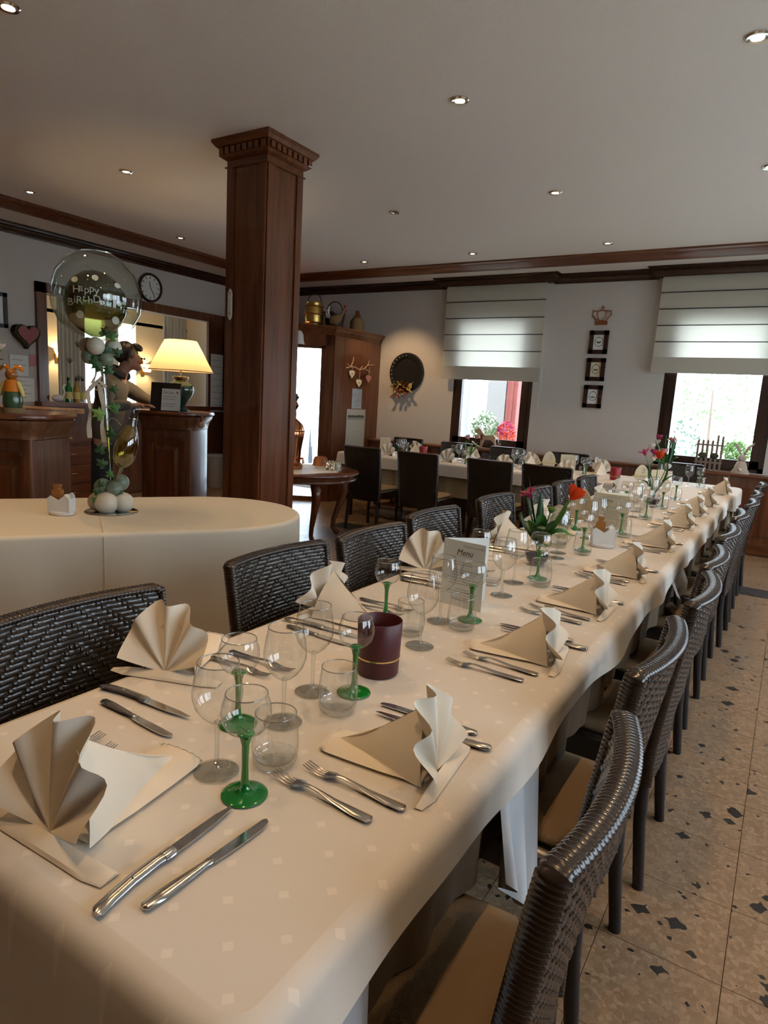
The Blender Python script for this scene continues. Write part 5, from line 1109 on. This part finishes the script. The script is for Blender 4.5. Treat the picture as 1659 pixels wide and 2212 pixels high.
skin_obj('jacket', [(-4.832, 3.295, .90, .150), (-4.790, 3.303, 1.06, .150), (-4.765, 3.318, 1.20, .152), (-4.748, 3.335, 1.35, .150), (-4.735, 3.350, 1.445, .095), (-4.720, 3.374, 1.475, .075), (-4.645, 3.205, 1.385, .088), (-4.597, 3.185, 1.205, .062), (-4.545, 3.285, 1.225, .050), (-4.508, 3.352, 1.228, .038), (-4.855, 3.500, 1.385, .088), (-4.815, 3.648, 1.295, .062), (-4.775, 3.71, 1.262, .050), (-4.742, 3.752, 1.242, .040)],
         [(0, 1), (1, 2), (2, 3), (3, 4), (4, 5), (3, 6), (6, 7), (7, 8), (8, 9), (3, 10), (10, 11), (11, 12), (12, 13)], 'jacket', pr)
skin_obj('trousers', [(-4.815, 3.298, 1.02, .11), (-4.833, 3.296, .90, .135), (-4.780, 3.250, .86, .095), (-4.790, 3.230, .48, .075), (-4.800, 3.210, .07, .065), (-4.890, 3.345, .86, .095), (-4.905, 3.335, .48, .075), (-4.915, 3.32, .07, .065)], [(0, 1), (1, 2), (2, 3), (3, 4), (1, 5), (5, 6), (6, 7)], 'trousers', pr)
cc = S_((-4.716, 3.380, 1.486)); cq = Matrix.Rotation(.55, 3, sdir) @ Matrix((fdir, sdir, Vector((0, 0, 1)))).transposed()
MB().tube([cc+cq @ Vector((.076*math.cos(a), .074*math.sin(a), 0)) for a in [.5+(2*PI-1.0)*k/20 for k in range(21)]], .022, 8, True, 1.5).build('collar', 'jacket_dark', pr, True)
hc = S_((-4.676, 3.437, 1.628)); hb = MB()
fh = Matrix((fdir, sdir, Vector((0, 0, 1)))).transposed()
rh_ = random.Random(2)
def hairp(a, b):
    th_ = 2*PI*a; ph = b*PI*.80; r = 1+.035*math.sin(th_*5+ph*3)+.03*math.sin(th_*9+1+ph*5)
    q = Vector((math.sin(ph)*math.cos(th_)*.098*r-.022, math.sin(ph)*math.sin(th_)*.088*r, math.cos(ph)*.095*r+.022)); q = Matrix.Rotation(-.30, 3, 'Y') @ q
    return tuple(hc+fh @ q)
MB().grid(hairp, 48, 18).build('hair', 'hair', pr, 'all')
hf = skin_obj('hair_quiff', [(-4.665, 3.45, 1.700, .036), (-4.632, 3.492, 1.697, .034), (-4.606, 3.525, 1.668, .022)], [(0, 1), (1, 2)], 'hair', pr, 1)
ec = S_((-4.632, 3.405, 1.585)); MB().ball(ec, .026, 10, 8, (.8, .5, 1.2)).build('ear', 'skin', pr, True)
for q in (-.028, .028):
    p = S_((-4.604, 3.522, 1.605))+sdir*q; MB().ball(p, .009, 8, 6).build('eye', 'black', pr, True)
p = S_((-4.600, 3.528, 1.532)); MB().ball(p, .016, 8, 6, (.7, 1, .35)).build('mouth', 'pink_petal', pr, True)

# ================================================================== balloon decoration on the oval table
bd = thing('balloon_display', 'birthday balloon display with clear bubble and ivy on the oval table', 'balloon display', (0, 0, 0))
BC = Vector((-2.848, 1.985, .7515))
MB().lathe([(.0005, .004), (.122, .004), (.126, .002), (.124, 0), (.0005, 0)], 36, BC).build('base_plate', 'foil_silver', bd, True)
for (dx, dy, dz, r, mt) in ((-.055, -.03, .052, .048, 'balloon_beige'), (.0, -.055, .05, .056, 'balloon_cream'), (.062, -.01, .05, .052, 'balloon_cream'), (-.02, .045, .05, .05, 'balloon_cream'), (-.035, -.015, .125, .042, 'balloon_sage'), (.022, -.02, .118, .042, 'balloon_sage'), (.035, .03, .145, .042, 'balloon_sage')):
    MB().ball(BC+rt*dx-Vector((fw.x, fw.y, 0)).normalized()*-dy+Vector((0, 0, dz)), r, 18, 12).build('small_balloon', mt, bd, True)
MB().tube([(-2.845, 1.988, .80), (-2.852, 1.975, 1.15), (-2.863, 1.960, 1.51)], .0075, 10).build('clear_pole', 'bubble', bd, True)
MB().tube([(-2.842, 1.984, .80), (-2.849, 1.971, 1.15), (-2.860, 1.956, 1.51)], .0028, 6).build('ribbon_core', 'foil_silver', bd, True)
for p, r, mt in (((-2.905, 1.91, 1.556), .040, 'balloon_beige'), ((-2.835, 1.905, 1.556), .041, 'balloon_cream'), ((-2.845, 2.005, 1.56), .039, 'balloon_cream'), ((-2.880, 1.900, 1.506), .036, 'balloon_sage'), ((-2.830, 1.955, 1.498), .037, 'balloon_sage'), ((-2.88, 1.98, 1.51), .036, 'balloon_sage')):
    MB().ball(p, r, 18, 12).build('small_balloon', mt, bd, True)
bc = Vector((-2.876, 1.942, 1.790)); MB().lathe([(.0005, .205), (.07, .196), (.13, .162), (.178, .10), (.204, .01), (.196, -.07), (.165, -.13), (.11, -.172), (.05, -.195), (.012, -.215)], 40, bc).build('bubble_balloon', 'bubble', bd, 'all')
ic = Vector((-2.880, 1.938, 1.756)); IR = .142; inn = MB().lathe([(.0005, .150), (.055, .138), (.10, .105), (.132, .055), (.142, .0), (.134, -.05), (.11, -.095), (.07, -.13), (.02, -.155)], 36, ic).build('inner_balloon', 'inner_balloon', bd, 'all')
cn = -Vector((ic.x, ic.y, 0)).normalized(); cr_ = Vector((-cn.y, cn.x, 0))
def on_balloon(ox, oz, s=1.006):
    def fn(p):
        x, z = p.x+ox, p.y+oz; d = cn*math.sqrt(max(.001, IR*IR-x*x-z*z))+cr_*x+Vector((0, 0, z)); d.normalize(); return ic+Vector((d.x, d.y, d.z*1.03))*IR*s*(1.0+p.z*3)
    return fn
for k, (chs, ox, oz) in enumerate((('Happy', -.095, .028), ('BiRthDay', -.118, -.016))):
    x = ox
    for j, ch in enumerate(chs):
        dz = (.004 if j % 2 else -.003)-(.010*max(0, 1-j*.4) if k else 0)
        text('lettering', ch, .046, 'plain_white', inn, None, .0002, fn=on_balloon(x, oz+dz)); x += .0265 if ch in 'HRDB' else .011 if ch == 'i' else .0215
for (ox, oz, r) in ((-.085, .085, .014), (-.065, -.065, .016), (.095, .08, .013), (.085, -.075, .016), (.06, .02, .016), (.0, .098, .014), (.10, .0, .012)):
    f_ = on_balloon(ox, oz, 1.01); MB().add([f_(Vector((r*math.cos(2*PI*q/16), r*math.sin(2*PI*q/16), 0))) for q in range(16)], [tuple(range(16))]).build('white_dot', 'plain_white', inn)
rv = random.Random(8)
for k in range(10): a = rv.uniform(-.9, .9); leaf_blade(bc+cn*.17+cr_*rv.uniform(-.1, .14)+Vector((0, 0, rv.uniform(-.1, .08))), bc+cn*.175+cr_*rv.uniform(-.1, .16)+Vector((0, 0, rv.uniform(-.1, .12))), .006, (0, 0, .01), 5).build('printed_frond', 'green_film', bd, 'all')
bt_, bb_ = Vector((-2.722, 2.037, 1.272)), Vector((-2.762, 1.987, 1.0)); ax = (bt_-bb_); Lb = ax.length; q_ = ax.to_track_quat('Z', 'Y').to_matrix().to_4x4(); q_.translation = bb_
bp = [(.012, -.02), (.050, .0), (.068, .02), (.073, .06), (.072, .11), (.062, .145), (.045, .175), (.033, .195)]; MB().lathe([(r*(1+.0), z) for r, z in bp], 28, sy=.72).xf(q_).build('bottle_balloon', 'bottle_film', bd, 'all')
MB().lathe([(.033, .195), (.027, .225), (.024, .265), (.026, .27), (.025, .295), (.0005, .297)], 24, sy=.72).xf(q_).build('bottle_neck', 'bottle_neck', bd, 'all'); MB().lathe([(.0275, .224), (.0285, .228), (.0275, .232)], 24, sy=.72).xf(q_).build('neck_band', 'foil_silver', bd, True)
gl_ = MB(); 
for k in range(420):
    a = rv.uniform(0, 6.28); z = rv.uniform(.0, .08)**1.0*rv.uniform(.2, 1); r = .064; p = Vector((r*math.cos(a), r*.72*math.sin(a), z)); s_ = .0016; gl_.add([p, p+Vector((s_, 0, 0)), p+Vector((0, 0, s_*1.4))], [(0, 1, 2)])
tag(gl_.xf(q_).build('glitter', 'gold', bd), kind='stuff')
MB().tube([tuple(bb_+Vector((0, 0, -.01))), (-2.79, 1.985, .93), (-2.83, 1.99, .87)], [.010, .006, .004], 8).build('balloon_tail', 'bubble', bd, True)
def ribbon(pts, w_):
    mb = MB(); pts = [Vector(p) for p in pts]
    def fn(u, v):
        k = min(len(pts)-2, int(v*(len(pts)-1))); f = v*(len(pts)-1)-k; p = pts[k].lerp(pts[k+1], f); return tuple(p+cr_*(u-.5)*w_*(1+.3*math.sin(v*9)))
    return mb.grid(fn, 3, 24)
for pts, w_ in (([(-2.858, 1.93, 1.50), (-2.862, 1.92, 1.42), (-2.87, 1.905, 1.38)], .012), ([(-2.856, 1.925, 1.39), (-2.885, 1.89, 1.34), (-2.878, 1.90, 1.25), (-2.885, 1.895, 1.18), (-2.878, 1.893, 1.12)], .018), ([(-2.852, 1.93, 1.38), (-2.842, 1.945, 1.28), (-2.848, 1.94, 1.18), (-2.84, 1.945, 1.10)], .018), ([(-2.853, 1.94, 1.50), (-2.848, 1.945, 1.42), (-2.86, 1.92, 1.385)], .014), ([(-2.852, 1.925, 1.40), (-2.83, 1.95, 1.37), (-2.85, 1.925, 1.35), (-2.88, 1.90, 1.36), (-2.855, 1.925, 1.395)], .016)):
    ribbon(pts, w_).build('raffia_ribbon', 'raffia', bd, 'all')
def ivy(c, s_, a):
    c = Vector(c); pl_ = [(0, -.35), (.28, -.5), (.55, -.25), (.30, -.02), (.5, .25), (.2, .25), (0, .7), (-.2, .25), (-.5, .25), (-.30, -.02), (-.55, -.25), (-.28, -.5)]; out = [c+cn*.004*(i % 2)]
    for x, y in pl_:
        X = x*math.cos(a)-y*math.sin(a); Y = x*math.sin(a)+y*math.cos(a); out.append(c+cr_*X*s_+Vector((0, 0, Y*s_))-cn*.10*abs(x)*s_)
    return MB().add(out, [(0, i+1, (i+1) % 12+1) for i in range(12)])
for k, (o_, z, s_, mt) in enumerate(((-.03, .90, .04, 'leaf_dark'), (.045, .86, .045, 'leaf_dark'), (-.05, .86, .035, 'leaf_dark'), (.01, .83, .05, 'leaf_dark'), (.03, .80, .04, 'leaf'), (-.025, 1.00, .05, 'leaf_dark'), (-.03, 1.07, .05, 'leaf_dark'), (.01, .95, .04, 'leaf'), (-.035, 1.24, .06, 'leaf_light'), (.035, 1.27, .05, 'leaf'), (.02, 1.15, .05, 'leaf_dark'), (-.055, .82, .035, 'leaf'), (.035, 1.36, .04, 'leaf_dark'), (.0, 1.545, .05, 'leaf_dark'), (.05, 1.535, .045, 'leaf_dark'), (-.04, 1.47, .06, 'leaf_dark'), (.01, 1.45, .05, 'leaf_dark'), (-.05, 1.50, .04, 'leaf_dark'), (.03, 1.61, .05, 'leaf'), (.0, 1.625, .05, 'leaf_dark'))):
    ivy(Vector((-2.852, 1.968, z))+cr_*o_+cn*.05, s_, rv.uniform(-1.5, 1.5)).build('ivy_leaf', mt, bd)
for k in range(3): a = k*2; MB().tube([tuple(Vector((-2.85, 1.96, 1.20+.03*k))+cr_*(.01+.02*q)*(1 if k != 1 else -1)+Vector((0, 0, .02*math.sin(q*1.3+k)))) for q in range(4)], .0012, 5).build('curled_wire', 'foil_silver', bd, True)
sc_ = thing('foot_doorstop', 'small brown wooden figure on the floor behind the chairs', 'ornament', (-1.92, 3.05, 0)); MB().ball((0, 0, .05), .05, 10, 8).build('base', 'bark', sc_, True); MB().ball((0, 0, .12), .03, 10, 8).build('head', 'bark', sc_, True)

# ================================================================== garden seen through the windows
def foliage(c, rad, n, leaf_s, seed):
    r_ = random.Random(seed); mb = MB()
    for k in range(n):
        d = Vector((r_.gauss(0, 1), r_.gauss(0, 1), r_.gauss(0, 1))).normalized()*r_.uniform(.35, 1)**.5; p = Vector(c)+Vector((d.x*rad[0], d.y*rad[1], d.z*rad[2]))
        a = Vector((r_.uniform(-1, 1), r_.uniform(-1, 1), r_.uniform(-1, 1))).normalized(); b = a.orthogonal().normalized()*leaf_s*.45; a *= leaf_s
        mb.add([p-a*.5, p+b*.5, p+a*.5, p-b*.5], [(0, 1, 2, 3)])
    return mb
def bush(name, label, loc, rad, n, ls, mt, trunk=None, cat='shrub', seed=1, flowers=None):
    t = thing(name, label, cat, loc, 0, 'plants outside the windows')
    tag(foliage((0, 0, trunk[0] if trunk else rad[2]), rad, n, ls, seed).build('foliage', mt, t), kind='stuff')
    h = trunk[0] if trunk else rad[2]
    MB().tube([(0, 0, 0), (.04, 0, h*.5), (0, .02, h)], [(trunk[1] if trunk else .03), .03, .015], 7).build('stem', 'bark', t, True)
    if flowers: tag(foliage((0, -.05, rad[2]*1.4), (rad[0]*.8, rad[1]*.9, rad[2]*.6), n//4, ls*1.1, seed+5).build('blossom', flowers, t), kind='stuff')
bush('garden_tree', 'slender garden tree behind the right window', (-1.42, 14, -.35), (.75, .6, .75), 260, .12, 'garden_leaf', (2.3, .13), 'tree', 3)
bush('garden_bush', 'broad green bush at the right of the right window', (-.55, 13, -.35), (.85, .6, .85), 480, .11, 'garden_leaf', None, 'shrub', 4)
bush('garden_bush', 'blue green bush at the left of the right window', (-2.0, 14.5, -.35), (.6, .5, .9), 260, .12, 'garden_leaf_dark', None, 'shrub', 5)
bush('window_plant', 'small leafy plant just outside the right window', (-.55, 8.75, .87), (.16, .12, .14), 260, .07, 'leaf_light', None, 'plant', 6)
bush('window_plant', 'white flowering plant outside the left window', (-3.86, 8.9, .80), (.22, .16, .26), 420, .07, 'garden_leaf', None, 'plant', 7, 'plain_white')
bush('window_plant', 'red flowering plant outside the left window', (-3.52, 8.9, .80), (.15, .12, .20), 300, .06, 'red_petal', None, 'plant', 8, 'magenta_petal')
bush('garden_bush', 'distant green shrub behind the left window', (-5.6, 12, -.35), (.35, .3, .3), 400, .09, 'garden_leaf', None, 'shrub', 9)
pst = tag(MB().b2((-4.34, 10, -.35), (-4.02, 10.2, 3.5)).b2((-4.38, 9.97, -.35), (-3.98, 10.23, -.1)).build('terrace_pillar', 'grey_post'), 'broad grey pillar outside the left window', 'pillar')
tag(MB().b2((-4.0, 10.0, -.35), (-3.82, 10.15, 3.5)).b2((-3.93, 9.98, -.35), (-3.89, 10.0, 3.5)).build('terrace_post', 'wall_red'), 'red painted post beside the grey pillar outside', 'post')
tag(MB().b2((-4.85, 10.3, -.35), (-4.78, 10.37, 3.5)).b2((-4.88, 10.27, -.35), (-4.75, 10.4, -.3)).build('terrace_post', 'tv_grey'), 'thin grey post outside the left window', 'post')
for x in (-4.1, -.95): tag(MB().b2((x-.1, 8.45, (.72 if x < -2 else .79)), (x+.85, 9.15, (.80 if x < -2 else .87))).b2((x-.1, 8.45, -.35), (x-.05, 9.1, .72)).b2((x+.8, 8.45, -.35), (x+.85, 9.1, .72)).build('planter_bench', 'terrace'), 'pale bench carrying plants outside the %s window' % ('left' if x < -2 else 'right'), 'bench')
